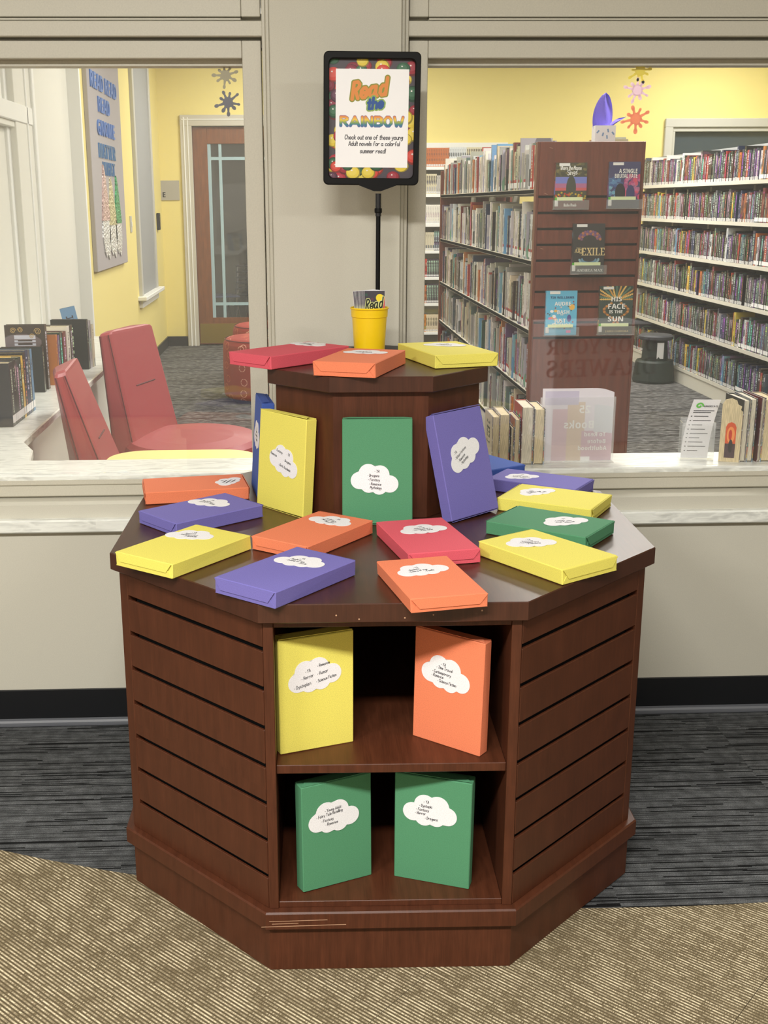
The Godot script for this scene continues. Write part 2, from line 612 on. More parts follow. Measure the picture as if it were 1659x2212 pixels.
	M.foil_gold.albedo_color = rgb(214, 206, 160)
	M.foil_green = M.foil.duplicate()
	M.foil_green.albedo_color = rgb(60, 165, 105)
	M.stool = mat(rgb(38, 48, 42), 0.5)
	M.stool_top = mat(rgb(58, 60, 64), 0.6)
	M.tissue = tri_tex(mat(rgb(122, 104, 226), 0.8), fib_t, 14.0)
	M.tissue.backlight_enabled = true
	M.tissue.backlight = Color(0.2, 0.16, 0.45)
	M.page = page_mat()
	M.page_cream = page_mat()
	M.page_cream.albedo_color = rgb(236, 218, 176)
	M.label_white = mat(rgb(240, 240, 238), 0.6)
	M.label_green = mat(rgb(96, 190, 70), 0.6)
	M.label_lime = mat(rgb(226, 238, 190), 0.6)
	M.spines = StandardMaterial3D.new()
	M.spines.albedo_texture = img_tex(spine_atlas())
	M.spines.roughness = 0.35
	more_materials()

func glass_mat(c: Color) -> StandardMaterial3D:
	var m := mat(c, 0.02)
	m.transparency = BaseMaterial3D.TRANSPARENCY_ALPHA
	m.metallic_specular = 0.5
	return m

func page_mat() -> StandardMaterial3D:
	var n := noise(81, 0.9, 1)
	var im := grey(64, 64, func(x, y): return 0.90 + 0.10 * n.get_noise_2d(x * 6.0, y * 0.05))
	var m := mat(rgb(238, 230, 208), 0.9)
	m.albedo_texture = img_tex(im)
	m.uv1_triplanar = true
	m.uv1_scale = Vector3.ONE * 12.0
	return m

# loop pile in rows: u runs along a row, v across; one repeat = 0.5 m
func carpet_dark(seed_: int, c: Color, mottled: bool) -> StandardMaterial3D:
	var w := 1024
	var r := RandomNumberGenerator.new()
	r.seed = seed_
	var nz := noise(seed_, 0.01, 3)
	var fine := noise(seed_ + 1, 0.7, 2)
	var rows := 128
	var dark := []
	for k in rows:
		var segs := []
		var x := 0
		while x < w:
			var len := r.randi_range(120, 700)
			var d := r.randf()
			segs.append([x, x + len, 0.3 if d < 0.15 else (0.72 if d < 0.32 else (0.9 if d < 0.6 else 1.0))])
			x += len
		dark.append(segs)
	var data := PackedByteArray()
	data.resize(w * w * 3)
	for y in w:
		var row := y * rows / w
		var f := fposmod(float(y) * rows / w, 1.0)
		var prof := 0.55 + 0.45 * sin(PI * f)
		var segs: Array = dark[row]
		var si := 0
		for x in w:
			while si < segs.size() - 1 and x >= segs[si][1]:
				si += 1
			var k: float = segs[si][2]
			var loop := 0.88 + 0.5 * fine.get_noise_2d(x * 0.55, row * 37.0 + f * 2.0)
			var big := 1.0 + (0.55 if mottled else 0.22) * nz.get_noise_2d(x, y * (2.5 if mottled else 1.0))
			var s := prof * k * loop * big
			var o := (y * w + x) * 3
			data[o] = clampi(int(c.r * s * 380.0), 0, 255)
			data[o + 1] = clampi(int(c.g * s * 380.0), 0, 255)
			data[o + 2] = clampi(int(c.b * s * 380.0), 0, 255)
	var m := StandardMaterial3D.new()
	m.albedo_texture = img_tex(Image.create_from_data(w, w, false, Image.FORMAT_RGB8, data))
	m.roughness = 0.95
	m.metallic_specular = 0.2
	return m

func carpet_tan() -> StandardMaterial3D:
	var w := 1024
	var r := RandomNumberGenerator.new()
	r.seed = 77
	var fine := noise(78, 0.8, 2)
	var tone := noise(79, 0.006, 3)
	var rows := 66
	var data := PackedByteArray()
	data.resize(w * w * 3)
	var offs := []
	var gain := []
	for k in rows:
		offs.append(r.randf() * 5000.0)
		gain.append(0.62 + 0.62 * r.randf())
	for y in w:
		var row := y * rows / w
		var f := fposmod(float(y) * rows / w, 1.0)
		for x in w:
			# light yarn shows as a thin broken line on each row, stronger in patches
			var amt := 0.58 + 0.62 * tone.get_noise_2d(x * 1.0 + offs[row] * 0.02, row * 9.0) + 0.55 * tone.get_noise_2d(x * 3.0 + offs[row], row * 31.0)
			var dash := fine.get_noise_2d(x * 0.22 + offs[row], row * 11.0)
			var light := clampf((amt + dash * 0.8) * gain[row], 0.0, 1.0) * (clampf(1.6 * sin(PI * clampf((f - 0.1) / 0.55, 0.0, 1.0)), 0.0, 1.0))
			var speck := 0.9 + 0.35 * fine.get_noise_2d(x * 0.8, y * 0.8)
			var base := Color(0.49, 0.435, 0.335).lerp(Color(0.95, 0.89, 0.76), light)
			if f > 0.72:
				base = base.darkened(0.22)
			var o := (y * w + x) * 3
			data[o] = clampi(int(base.r * speck * 255.0), 0, 255)
			data[o + 1] = clampi(int(base.g * speck * 255.0), 0, 255)
			data[o + 2] = clampi(int(base.b * speck * 255.0), 0, 255)
	var m := StandardMaterial3D.new()
	m.albedo_texture = img_tex(Image.create_from_data(w, w, false, Image.FORMAT_RGB8, data))
	m.roughness = 0.95
	m.metallic_specular = 0.2
	return m

# ---- small drawing helpers on images
func i_disc(im: Image, cx: float, cy: float, rx: float, ry: float, c: Color, a := 1.0):
	for y in range(maxi(0, int(cy - ry)), mini(im.get_height(), int(cy + ry) + 1)):
		for x in range(maxi(0, int(cx - rx)), mini(im.get_width(), int(cx + rx) + 1)):
			var d := Vector2((x - cx) / rx, (y - cy) / ry).length()
			if d <= 1.0:
				im.set_pixel(x, y, im.get_pixel(x, y).lerp(c, a))

func i_ring(im: Image, cx: float, cy: float, r: float, t: float, c: Color, gaps := false):
	for y in range(maxi(0, int(cy - r)), mini(im.get_height(), int(cy + r) + 1)):
		for x in range(maxi(0, int(cx - r)), mini(im.get_width(), int(cx + r) + 1)):
			var v := Vector2(x - cx, y - cy)
			if v.length() <= r and v.length() >= r - t:
				if gaps and (absf(v.x) < t * 0.4 or absf(v.y) < t * 0.4):
					continue
				im.set_pixel(x, y, c)

func i_rect(im: Image, x: float, y: float, w: float, h: float, c: Color):
	im.fill_rect(Rect2i(int(x), int(y), maxi(1, int(w)), maxi(1, int(h))), c)

func ottoman_mat() -> StandardMaterial3D:
	var im := Image.create(512, 256, false, Image.FORMAT_RGB8)
	im.fill(rgb(150, 44, 34))
	var r := RandomNumberGenerator.new()
	r.seed = 5
	for k in 46:
		var cx := fmod(k * 83.0 + r.randf() * 26.0, 500.0) + 6
		var cy := fmod(k * 47.0 + r.randf() * 18.0, 240.0) + 8
		if k % 3 == 0:
			var c: Color = [rgb(196, 206, 196), rgb(238, 214, 150), rgb(150, 160, 140)][k % 9 / 3]
			for q in [Vector2(-1, -1), Vector2(1, -1), Vector2(-1, 1), Vector2(1, 1)]:
				i_disc(im, cx + q.x * 6, cy + q.y * 6, 6, 6, c)
		else:
			i_ring(im, cx, cy, 14, 2.6, [rgb(226, 150, 118), rgb(222, 170, 150), rgb(196, 104, 70)][k % 3], true)
	var m := mat(Color.WHITE, 0.7)
	m.albedo_texture = img_tex(im)
	return m

# ---- 64 book-spine designs in a 16 x 4 grid of 64 x 256 cells
const SPINE_NAMES := ["charcoal", "black", "navy", "dark brown", "slate grey", "maroon", "plum", "forest green", "white", "cream", "pale grey", "teal", "red", "orange", "yellow", "sky blue"]
func spine_base(k: int) -> Color:
	return [rgb(50, 48, 52), rgb(22, 22, 25), rgb(34, 42, 74), rgb(66, 48, 40), rgb(92, 98, 106), rgb(104, 34, 40), rgb(88, 54, 98), rgb(40, 72, 54),
		rgb(230, 230, 226), rgb(220, 210, 182), rgb(178, 178, 174), rgb(46, 130, 140), rgb(176, 44, 46), rgb(214, 120, 56), rgb(226, 196, 60), rgb(110, 164, 206)][k]

func spine_atlas() -> Image:
	var im := Image.create(1024, 1024, false, Image.FORMAT_RGB8)
	var r := RandomNumberGenerator.new()
	r.seed = 404
	for k in 16:
		for j in 4:
			var x0 := k * 64
			var y0 := j * 256
			var b := spine_base(k)
			b = b.lerp(Color.from_hsv(r.randf(), 0.5, r.randf()), 0.12)
			i_rect(im, x0, y0, 64, 256, b)
			var light := b.get_luminance() < 0.45
			var ink := Color.from_hsv(r.randf(), 0.25 * r.randf() + (0.0 if r.randf() < 0.6 else 0.5), 0.92 if light else 0.25)
			# picture bands
			for q in r.randi_range(0, 3):
				i_disc(im, x0 + 8 + r.randf() * 48, y0 + 20 + r.randf() * 190, 14 + r.randf() * 14, 14 + r.randf() * 34, Color.from_hsv(r.randf(), 0.1 + 0.35 * r.randf(), r.randf()), 0.6)
			i_rect(im, x0, y0, 2, 256, b)
			i_rect(im, x0 + 62, y0, 2, 256, b)
			# title running down the spine: blocks the size of words, cut into letters
			var y := y0 + 24
			var tall := r.randi_range(14, 30)
			while y < y0 + 176:
				var stroke := r.randi_range(3, 9)
				i_rect(im, x0 + 32 - tall / 2, y, tall, stroke, ink)
				if r.randf() < 0.5:
					i_rect(im, x0 + 32 - tall / 2 + 5, y, tall - 10, stroke - 2, b)
				y += stroke + (2 if r.randf() < 0.8 else 9)
				if r.randf() < 0.04:
					break
			# author
			y = y0 + 184
			while y < y0 + 214:
				i_rect(im, x0 + 26, y, 12, 3, ink)
				y += 5
			i_rect(im, x0 + 6, y0 + 222, 52, 26, rgb(232, 232, 230))
			for q in 3:
				i_rect(im, x0 + 14, y0 + 226 + q * 7, 30, 3, rgb(120, 120, 124))
	return im

func more_materials():
	M.shade_grey = mat(rgb(150, 152, 152), 0.8)
	M.sign_grey = mat(rgb(168, 164, 154), 0.5)
	M.chair_dark = mat(rgb(60, 62, 66), 0.5)
	M.sky_print = mat(rgb(120, 150, 190), 0.7)
	M.label_red = mat(rgb(176, 44, 50), 0.6)
	M.gold_print = mat(rgb(200, 168, 104), 0.4)
	M.maroon_print = mat(rgb(130, 44, 44), 0.6)
	M.splat_grey = mat(rgb(150, 142, 112), 0.6)
	M.splat_dark = mat(rgb(66, 68, 84), 0.25, 0.4)
	M.splat_yellow = mat(rgb(255, 244, 110), 0.6)
	M.splat_pink = mat(rgb(255, 236, 246), 0.6)
	M.splat_coral = mat(rgb(255, 186, 146), 0.6)
	# thin bright paper lets the light of the room behind it through
	for k in ["splat_yellow", "splat_pink", "splat_coral"]:
		M[k].backlight_enabled = true
		M[k].backlight = M[k].albedo_color

# ------------------------------------------------------------------ the shell of both rooms
func box(at0: Vector3, at1: Vector3, ch := 0.0) -> MB:
	var b = MB.new()
	b.cbox((at0 + at1) / 2, (at1 - at0).abs(), ch)
	return b

func rect(x0: float, z0: float, x1: float, z1: float) -> PackedVector2Array:
	return PackedVector2Array([Vector2(x0, z0), Vector2(x1, z0), Vector2(x1, z1), Vector2(x0, z1)])

func make_shell():
	# floors
	M.carpet_dark.uv1_scale = Vector3(2, 2, 1)
	M.carpet_far.uv1_scale = Vector3(1.3, 1.3, 1)
	M.carpet_tan.uv1_scale = Vector3(2, 2, 1)
	var b = MB.new()
	b.prism(rect(-4.0, -1.2, 5.0, 3.6), -0.12, -0.003)
	var fl = struct(b, "floor", M.carpet_dark)
	fl.set_meta("label", "dark grey ribbed carpet along the foot of the window wall")
	# tan carpet tiles on the diagonal, cut along a wide curve where the dark carpet begins
	var ring := PackedVector2Array()
	var c := Vector2(0.58, -4.0)
	for k in 160:
		ring.append(c + Vector2(cos(TAU * k / 160.0), sin(TAU * k / 160.0)) * 3.83)
	var ang := deg_to_rad(42.5)
	var s := Vector2(cos(ang), sin(ang))
	var t := Vector2(-sin(ang), cos(ang))
	var loc := PackedVector2Array()
	for q in ring:
		loc.append(Vector2(q.dot(s), q.dot(t)))
	var room := PackedVector2Array()
	for q in rect(-2.2, -1.0, 2.6, 3.5):
		room.append(Vector2(q.dot(s), q.dot(t)))
	var tile_root = structure_root("floor", "tan ribbed carpet tiles meeting the dark carpet along a curve")
	for i in range(-6, 10):
		for j in range(-8, 9):
			var x0 := -0.4347 + i * 0.5
			var y0 := 0.11 + j * 0.5
			var cell := rect(x0 + 0.0006, y0 + 0.0006, x0 + 0.4994, y0 + 0.4994)
			for p1 in Geometry2D.clip_polygons(cell, loc):
				for p2 in Geometry2D.intersect_polygons(p1, room):
					if p2.size() < 3:
						continue
					var tb = MB.new()
					tb.xf = Transform3D(Basis(Vector3(s.x, 0, s.y), Vector3.UP, Vector3(t.x, 0, t.y)), Vector3.ZERO)
					tb.prism(p2, -0.003, 0.0)
					put(tb, "carpet_tile", M.carpet_tan, tile_root)
	b = MB.new()
	b.prism(rect(-1.7, -10.0, 5.4, -1.2), -0.12, 0.0)
	fl = struct(b, "floor", M.carpet_far)
	fl.set_meta("label", "mottled grey carpet of the room behind the glass")
	# front room
	struct(box(Vector3(-4.1, 2.9, -1.26), Vector3(5.1, 3.02, 3.7)), "ceiling", M.ceiling)
	struct(box(Vector3(-4.1, -0.1, 3.6), Vector3(5.1, 3.0, 3.72)), "wall_rear", M.wall_fill_cut)
	struct(box(Vector3(-4.12, -0.1, -1.2), Vector3(-4.0, 3.0, 3.7)), "wall_side", M.wall_fill_cut)
	struct(box(Vector3(5.0, -0.1, -1.2), Vector3(5.12, 3.0, 3.7)), "wall_side", M.wall_fill_cut)
	# far room
	struct(box(Vector3(-1.9, 3.0, -10.1), Vector3(5.5, 3.12, -1.14)), "ceiling", M.ceiling)
	struct(box(Vector3(5.3, -0.1, -10.1), Vector3(5.42, 3.05, -1.15)), "wall_right", M.yellow_wall)
	var wl = structure_root("wall_left", "painted wall along the left of the room behind the glass")
	put(box(Vector3(-1.8, -0.1, -5.8), Vector3(-1.66, 3.02, -1.2)), "plaster", M.cream_wall, wl)
	put(box(Vector3(-1.67, 0.0, -5.79), Vector3(-1.605, 3.0, -4.75)), "pier", M.cream_wall, wl)
	put(box(Vector3(-1.67, 0.0, -2.5), Vector3(-1.605, 3.0, -1.25)), "pier", M.cream_wall, wl)
	put(box(Vector3(-1.67, 0.0, -4.75), Vector3(-1.605, 0.676, -2.5)), "apron", M.cream_wall, wl)
	put(box(Vector3(-1.8, -0.1, -10.1), Vector3(-1.53, 3.02, -5.82)), "yellow_plaster", M.yellow_wall, wl)
	put(box(Vector3(-1.68, 0.0, -5.82), Vector3(-1.526, 3.0, -5.785), 0.002), "corner_trim", M.white_trim, wl)
	struct(box(Vector3(-1.54, 0, -10.0), Vector3(-1.518, 0.1, -5.82), 0.002), "baseboard_left", M.rubber)
	var wb = structure_root("wall_back", "yellow painted wall at the far end of the room behind the glass")
	put(box(Vector3(-1.8, -0.1, -10.14), Vector3(-1.235, 3.02, -10.0)), "plaster", M.yellow_wall, wb)
	put(box(Vector3(-1.235, 2.19, -10.14), Vector3(-0.24, 3.02, -10.0)), "plaster", M.yellow_wall, wb)
	put(box(Vector3(-0.24, -0.1, -10.14), Vector3(3.62, 3.02, -10.0)), "plaster", M.yellow_wall, wb)
	put(box(Vector3(3.62, -0.1, -10.14), Vector3(5.4, 1.1, -10.0)), "plaster", M.yellow_wall, wb)
	put(box(Vector3(3.62, 2.15, -10.14), Vector3(5.4, 3.02, -10.0)), "plaster", M.yellow_wall, wb)
	struct(box(Vector3(-1.53, 0, -10.0), Vector3(-1.32, 0.1, -9.985), 0.002), "baseboard_back", M.rubber)
	struct(box(Vector3(-0.14, 0, -10.0), Vector3(5.3, 0.1, -9.985), 0.002), "baseboard_back", M.rubber)

func make_window_wall():
	var w = structure_root("wall_front", "beige painted partition with two large windows")
	put(box(Vector3(-4.05, 0, -1.212), Vector3(5.05, 0.64, -1.112)), "plaster", M.wall, w)
	put(box(Vector3(-0.221, 0.6, -1.262), Vector3(0.104, 2.9, -1.112), 0.002), "pilaster", M.wall, w)
	put(box(Vector3(-4.05, 2.45, -1.24), Vector3(5.05, 2.95, -1.13)), "header", M.wall, w)
	put(box(Vector3(-4.05, 0.6, -1.24), Vector3(-1.74, 2.5, -1.13)), "plaster", M.wall, w)
	put(box(Vector3(3.2, 0.6, -1.24), Vector3(5.05, 2.5, -1.13)), "plaster", M.wall, w)
	# rubber cove base with its toe
	var bb = structure_root("baseboard_front", "black rubber cove base along the window wall")
	put(box(Vector3(-4.0, 0.012, -1.113), Vector3(5.0, 0.103, -1.106), 0.0015), "cove", M.rubber, bb)
	var toe = MB.new()
	for k in 4:
		var a0 := PI / 2 * k / 4
		var a1 := PI / 2 * (k + 1) / 4
		var p0 := Vector3(0, 0.016 * (1 - sin(a0)), -1.106 + 0.018 * (1 - cos(a0)))
		var p1 := Vector3(0, 0.016 * (1 - sin(a1)), -1.106 + 0.018 * (1 - cos(a1)))
		toe.quad_out(Vector3(-4, p0.y, p0.z), Vector3(5, p0.y, p0.z), Vector3(5, p1.y, p1.z), Vector3(-4, p1.y, p1.z), Vector3(0, -0.05, -1.15))
	put(toe, "cove_toe", M.rubber_toe_sheen, bb)
	# ledge and mouldings below the glass
	var l = struct(box(Vector3(-4.0, 0.567, -1.214), Vector3(5.0, 0.603, -1.088), 0.004), "trim_1", M.marble)
	l.set_meta("label", "white marbled ledge on the window wall")
	struct(box(Vector3(-4.0, 0.602, -1.225), Vector3(5.0, 0.645, -1.199), 0.002), "trim_2", M.trim)
	struct(box(Vector3(-4.0, 0.644, -1.225), Vector3(5.0, 0.6762, -1.187), 0.003), "trim_3", M.trim)
	struct(box(Vector3(-4.0, 0.6762, -1.225), Vector3(5.0, 0.694, -1.1835), 0.003), "trim_4", M.trim)
	window_frame("window_1", -1.74, -0.2215, -1, "left window of the partition, beige frame and one big pane")
	window_frame("window_2", 3.2, 0.1045, 1, "right window of the partition, beige frame and one big pane")

func window_frame(called: String, xo: float, xi: float, s: int, label: String):
	# xi: edge beside the pilaster, xo: far edge; s: direction away from the pilaster
	var w = structure_root(called, label)
	var e := 0.021 * s
	var st := 0.047 * s
	var lo := minf(xo, xi)
	var hi := maxf(xo, xi)
	put(box(Vector3(xi, 0.68, -1.24), Vector3(xi + e * 0.45, 2.45, -1.128), 0.002), "casing_bead", M.trim, w)
	put(box(Vector3(xi + e * 0.45, 0.68, -1.24), Vector3(xi + e * 0.9, 2.45, -1.136), 0.002), "casing_bead", M.trim, w)
	var x1 := xi + e + 0.0012 * s
	var x2 := x1 + st
	put(box(Vector3(x1, 0.7, -1.235), Vector3(x2, 1.8135, -1.155), 0.0015), "stile", M.trim, w)
	put(box(Vector3(x1, 1.8685, -1.235), Vector3(x2, 2.45, -1.157), 0.0015), "stile", M.trim, w)
	put(box(Vector3(xo, 0.7, -1.235), Vector3(xo - st, 2.45, -1.155), 0.0015), "stile", M.trim, w)
	var xa := minf(x2 + 0.0007 * s, xo - st)
	var xb := maxf(x2 + 0.0007 * s, xo - st)
	put(box(Vector3(xa, 1.7725, -1.235), Vector3(xb, 1.8135, -1.1555), 0.0015), "rail", M.trim, w)
	put(box(Vector3(xa, 1.7575, -1.235), Vector3(xb, 1.773, -1.188), 0.001), "glazing_bead", M.trim, w)
	put(box(Vector3(xa, 1.8685, -1.235), Vector3(xb, 2.45, -1.158), 0.0015), "spandrel_panel", M.trim, w)
	put(box(Vector3(lo, 1.8215, -1.235), Vector3(hi, 1.8575, -1.142), 0.002), "transom_bar", M.trim, w)
	put(box(Vector3(lo, 1.80, -1.24), Vector3(hi, 1.88, -1.188), 0.0), "transom_core", M.trim, w)
	put(box(Vector3(xa, 1.8595, -1.235), Vector3(xb, 1.8645, -1.149), 0.001), "transom_bead", M.trim, w)
	put(box(Vector3(xa - 0.004, 0.7062, -1.211), Vector3(xb + 0.004, 1.762, -1.205)), "glass", M.glass, w)

func make_far_room():
	# ---- window in the left wall, its sashes shut with cream panels
	var w = structure_root("window_3", "white cased window beside the counter on the left wall")
	for q in [[-4.74, -4.36, 0.7, 3.0, -1.607], [-2.9, -2.5, 0.7, 3.0, -1.607]]:
		put(box(Vector3(-1.665, q[2], q[0]), Vector3(q[4], q[3], q[1]), 0.003), "casing", M.cream_wall, w)
	put(box(Vector3(-1.665, 0.7, -4.79), Vector3(-1.592, 3.0, -4.735), 0.004), "back_band", M.white_trim, w)
	put(box(Vector3(-1.665, 0.7, -4.62), Vector3(-1.60, 3.0, -4.60), 0.003), "casing_bead", M.white_trim, w)
	put(box(Vector3(-1.665, 1.84, -4.73), Vector3(-1.600, 1.93, -2.5), 0.004), "transom", M.white_trim, w)
	put(box(Vector3(-1.665, 1.81, -4.45), Vector3(-1.615, 1.842, -2.5), 0.003), "transom_bead", M.cream_wall, w)
	put(box(Vector3(-1.668, 0.7, -4.36), Vector3(-1.64, 3.0, -4.30), 0.003), "sash_stile", M.white_trim, w)
	put(box(Vector3(-1.668, 1.93, -4.2), Vector3(-1.63, 3.0, -4.14), 0.003), "sash_stile", M.white_trim, w)
	put(box(Vector3(-1.668, 0.7, -4.30), Vector3(-1.655, 1.82, -2.9)), "blind", M.cream_wall, w)
	put(box(Vector3(-1.668, 1.93, -4.30), Vector3(-1.655, 3.0, -2.9)), "blind", M.cream_wall, w)
	# ---- narrow grey window in the yellow wall
	w = structure_root("window_4", "narrow grey shaded window in the yellow wall")
	put(box(Vector3(-1.535, 0.66, -9.1), Vector3(-1.515, 2.95, -8.1), 0.002), "shade", M.shade_grey, w)
	put(box(Vector3(-1.535, 0.66, -8.14), Vector3(-1.500, 2.95, -8.06), 0.003), "casing", M.grey_frame, w)
	put(box(Vector3(-1.535, 0.66, -9.2), Vector3(-1.500, 2.95, -9.1), 0.003), "casing", M.grey_frame, w)
	put(box(Vector3(-1.535, 0.625, -9.3), Vector3(-1.455, 0.66, -7.98), 0.005), "sill", M.white_trim, w)
	put(box(Vector3(-1.535, 0.56, -9.2), Vector3(-1.50, 0.625, -8.05), 0.003), "apron", M.white_trim, w)
	# ---- door at the end of the room
	var d = structure_root("door_1", "brown wooden door with a tall divided pane and brass kick plate")
	for q in [[-1.315, -1.20], [-0.25, -0.135]]:
		put(box(Vector3(q[0], 0, -10.01), Vector3(q[1], 2.27, -9.972), 0.004), "casing", M.trim, d)
		put(box(Vector3(q[0] + 0.03, 0, -10.0), Vector3(q[0] + 0.045, 2.25, -9.965), 0.003), "casing_bead", M.white_trim, d)
		put(box(Vector3(q[0] + 0.07, 0, -10.0), Vector3(q[0] + 0.082, 2.25, -9.966), 0.003), "casing_bead", M.white_trim, d)
	put(box(Vector3(-1.315, 2.165, -10.01), Vector3(-0.135, 2.27, -9.970), 0.004), "casing", M.trim, d)
	put(box(Vector3(-1.30, 2.22, -10.0), Vector3(-0.15, 2.232, -9.964), 0.003), "casing_bead", M.white_trim, d)
	put(box(Vector3(-1.20, 0.012, -10.06), Vector3(-1.055, 2.16, -10.018), 0.002), "stile", M.door_wood, d)
	put(box(Vector3(-0.40, 0.012, -10.06), Vector3(-0.255, 2.16, -10.018), 0.002), "stile", M.door_wood, d)
	put(box(Vector3(-1.055, 2.00, -10.06), Vector3(-0.40, 2.16, -10.018), 0.002), "rail", M.door_wood, d)
	put(box(Vector3(-1.055, 0.012, -10.06), Vector3(-0.40, 0.285, -10.018), 0.002), "rail", M.door_wood, d)
	put(box(Vector3(-1.06, 0.28, -10.043), Vector3(-0.395, 2.005, -10.037)), "glass", M.glass, d)
	put(box(Vector3(-1.19, 0.025, -10.02), Vector3(-0.27, 0.225, -10.014), 0.001), "kick_plate", M.brass, d)
	for q in [[-1.055, -1.022, 0.285, 2.0], [-0.945, -0.915, 0.285, 2.0], [-0.54, -0.51, 0.285, 2.0]]:
		put(box(Vector3(q[0], q[2], -10.037), Vector3(q[1], q[3], -10.03)), "muntin", M.teal_tape, d)
	for q in [1.845, 0.41]:
		put(box(Vector3(-1.022, q, -10.037), Vector3(-0.40, q + 0.03, -10.0305)), "muntin", M.teal_tape, d)
	# dim store room beyond the door
	struct(box(Vector3(-2.2, -0.1, -13.1), Vector3(1.2, 3.0, -13.0)), "wall_store", M.wall)
	struct(box(Vector3(-2.3, -0.1, -13.1), Vector3(-2.2, 3.0, -10.13)), "wall_store", M.wall)
	struct(box(Vector3(1.2, -0.1, -13.1), Vector3(1.3, 3.0, -10.13)), "wall_store", M.wall)
	struct(box(Vector3(-2.3, 2.9, -13.1), Vector3(1.3, 3.0, -10.13)), "ceiling", M.wall)
	var fb = MB.new()
	fb.prism(rect(-2.3, -13.1, 1.3, -10.0), -0.1, 0.0)
	struct(fb, "floor", M.carpet_far)
	stacked_chairs()
	# ---- wide window in the back wall, its glass tinted to dim the room beyond
	w = structure_root("window_5", "wide grey framed window in the back wall, glass tinted to dim the room beyond")
	put(box(Vector3(3.53, 2.14, -10.0), Vector3(5.3, 2.225, -9.96), 0.006), "casing", M.grey_frame, w)
	put(box(Vector3(3.53, 1.0, -10.0), Vector3(3.612, 2.14, -9.96), 0.006), "casing", M.grey_frame, w)
	put(box(Vector3(3.612, 2.10, -10.05), Vector3(5.3, 2.14, -9.985), 0.003), "frame", M.grey_frame, w)
	put(box(Vector3(3.612, 1.0, -10.05), Vector3(3.64, 2.10, -9.985), 0.003), "frame", M.grey_frame, w)
	put(box(Vector3(3.60, 1.0, -10.06), Vector3(5.4, 2.16, -10.05)), "glass", M.dimmed_glass, w)
	struct(box(Vector3(3.3, 0.5, -11.6), Vector3(5.8, 2.8, -11.5)), "wall_outer", M.wall)
	struct(box(Vector3(3.2, 0.5, -11.6), Vector3(3.3, 2.8, -10.13)), "wall_outer", M.wall)
	struct(box(Vector3(5.8, 0.5, -11.6), Vector3(5.9, 2.8, -10.13)), "wall_outer", M.wall)
	struct(box(Vector3(3.2, 2.7, -11.6), Vector3(5.9, 2.8, -10.13)), "ceiling", M.wall)
	struct(box(Vector3(3.2, 0.5, -11.6), Vector3(5.9, 0.6, -10.13)), "floor", M.wall)
	# ---- small wall fittings
	var t = thing("light_switch", "small grey switch plate on the yellow wall between board and narrow window", "switch", Vector3(-1.53, 1.2, -7.75), 0.0)
	put(box(Vector3(0, 0, -0.04), Vector3(0.008, 0.13, 0.04), 0.002), "plate", M.grey_frame, t)
	put(box(Vector3(0.008, 0.045, -0.008), Vector3(0.016, 0.085, 0.008), 0.002), "toggle", M.white_trim, t)
	t = thing("card_reader", "small black reader on the yellow wall near the door", "card reader", Vector3(-1.53, 1.18, -9.55), 0.0)
	put(box(Vector3(0, 0, -0.045), Vector3(0.03, 0.16, 0.045), 0.006), "body", M.black_plastic, t)
	put(box(Vector3(0.03, 0.03, -0.03), Vector3(0.033, 0.13, 0.03), 0.001), "face", M.clip, t)
	t = thing("room_sign", "square grey room sign with a black letter E beside the wooden door", "sign", Vector3(-1.438, 1.46, -10.0))
	put(box(Vector3(-0.092, 0, 0), Vector3(0.092, 0.19, 0.012), 0.001), "plaque", M.sign_grey, t)
	letters("E", 0.05, 0.002, M.black_plastic, t, Vector3(-0.062, 0.052, 0.0125), "lettering")

func stacked_chairs():
	var proto = thing("stacking_chair", "dark stacking chair in the pile behind the door pane", "chair", Vector3(-0.62, 0, -11.2), -0.25, "stacked chairs behind the door")
	chair_shape(proto, M.chair_dark)
	for k in range(1, 6):
		var c = proto.duplicate()
		c.name = numbered("stacking_chair")
		add_child(c, true)
		c.position = Vector3(-0.62, 0.062 * k, -11.2 - 0.012 * k)
		c.set_meta("label", "dark stacking chair in the pile behind the door pane, %s from the floor" % ["", "second", "third", "fourth", "fifth", "topmost"][k])
	proto.set_meta("label", "dark stacking chair at the bottom of the pile behind the door pane")
	var b = thing("stacking_chair", "single blue plastic chair turned sideways behind the door pane", "chair", Vector3(-1.06, 0, -10.9), 1.9)
	chair_shape(b, M.navy_shell)

func chair_shape(t: Node3D, shell: Material):
	var b = MB.new()
	b.cbox(Vector3(0, 0.44, 0), Vector3(0.42, 0.02, 0.40), 0.009)
	put(b, "seat", shell, t)
	b = MB.new()
	b.cbox(Vector3(0, 0.68, -0.215), Vector3(0.40, 0.26, 0.022), 0.01, Basis(Vector3.RIGHT, -0.18))
	put(b, "backrest", shell, t)
	for sx in [-1, 1]:
		for sz in [-1, 1]:
			b = MB.new()
			b.tube([Vector3(sx * 0.19, 0.435, sz * 0.16), Vector3(sx * 0.22, 0.0, sz * 0.22)], 0.011, 8)
			put(b, "leg", M.chrome, t)
		b = MB.new()
		b.tube([Vector3(sx * 0.17, 0.435, -0.16), Vector3(sx * 0.17, 0.60, -0.20)], 0.010, 8)
		put(b, "back_post", M.chrome, t)

# ------------------------------------------------------------------ the kiosk
const KIOSK_TURN := -0.01817

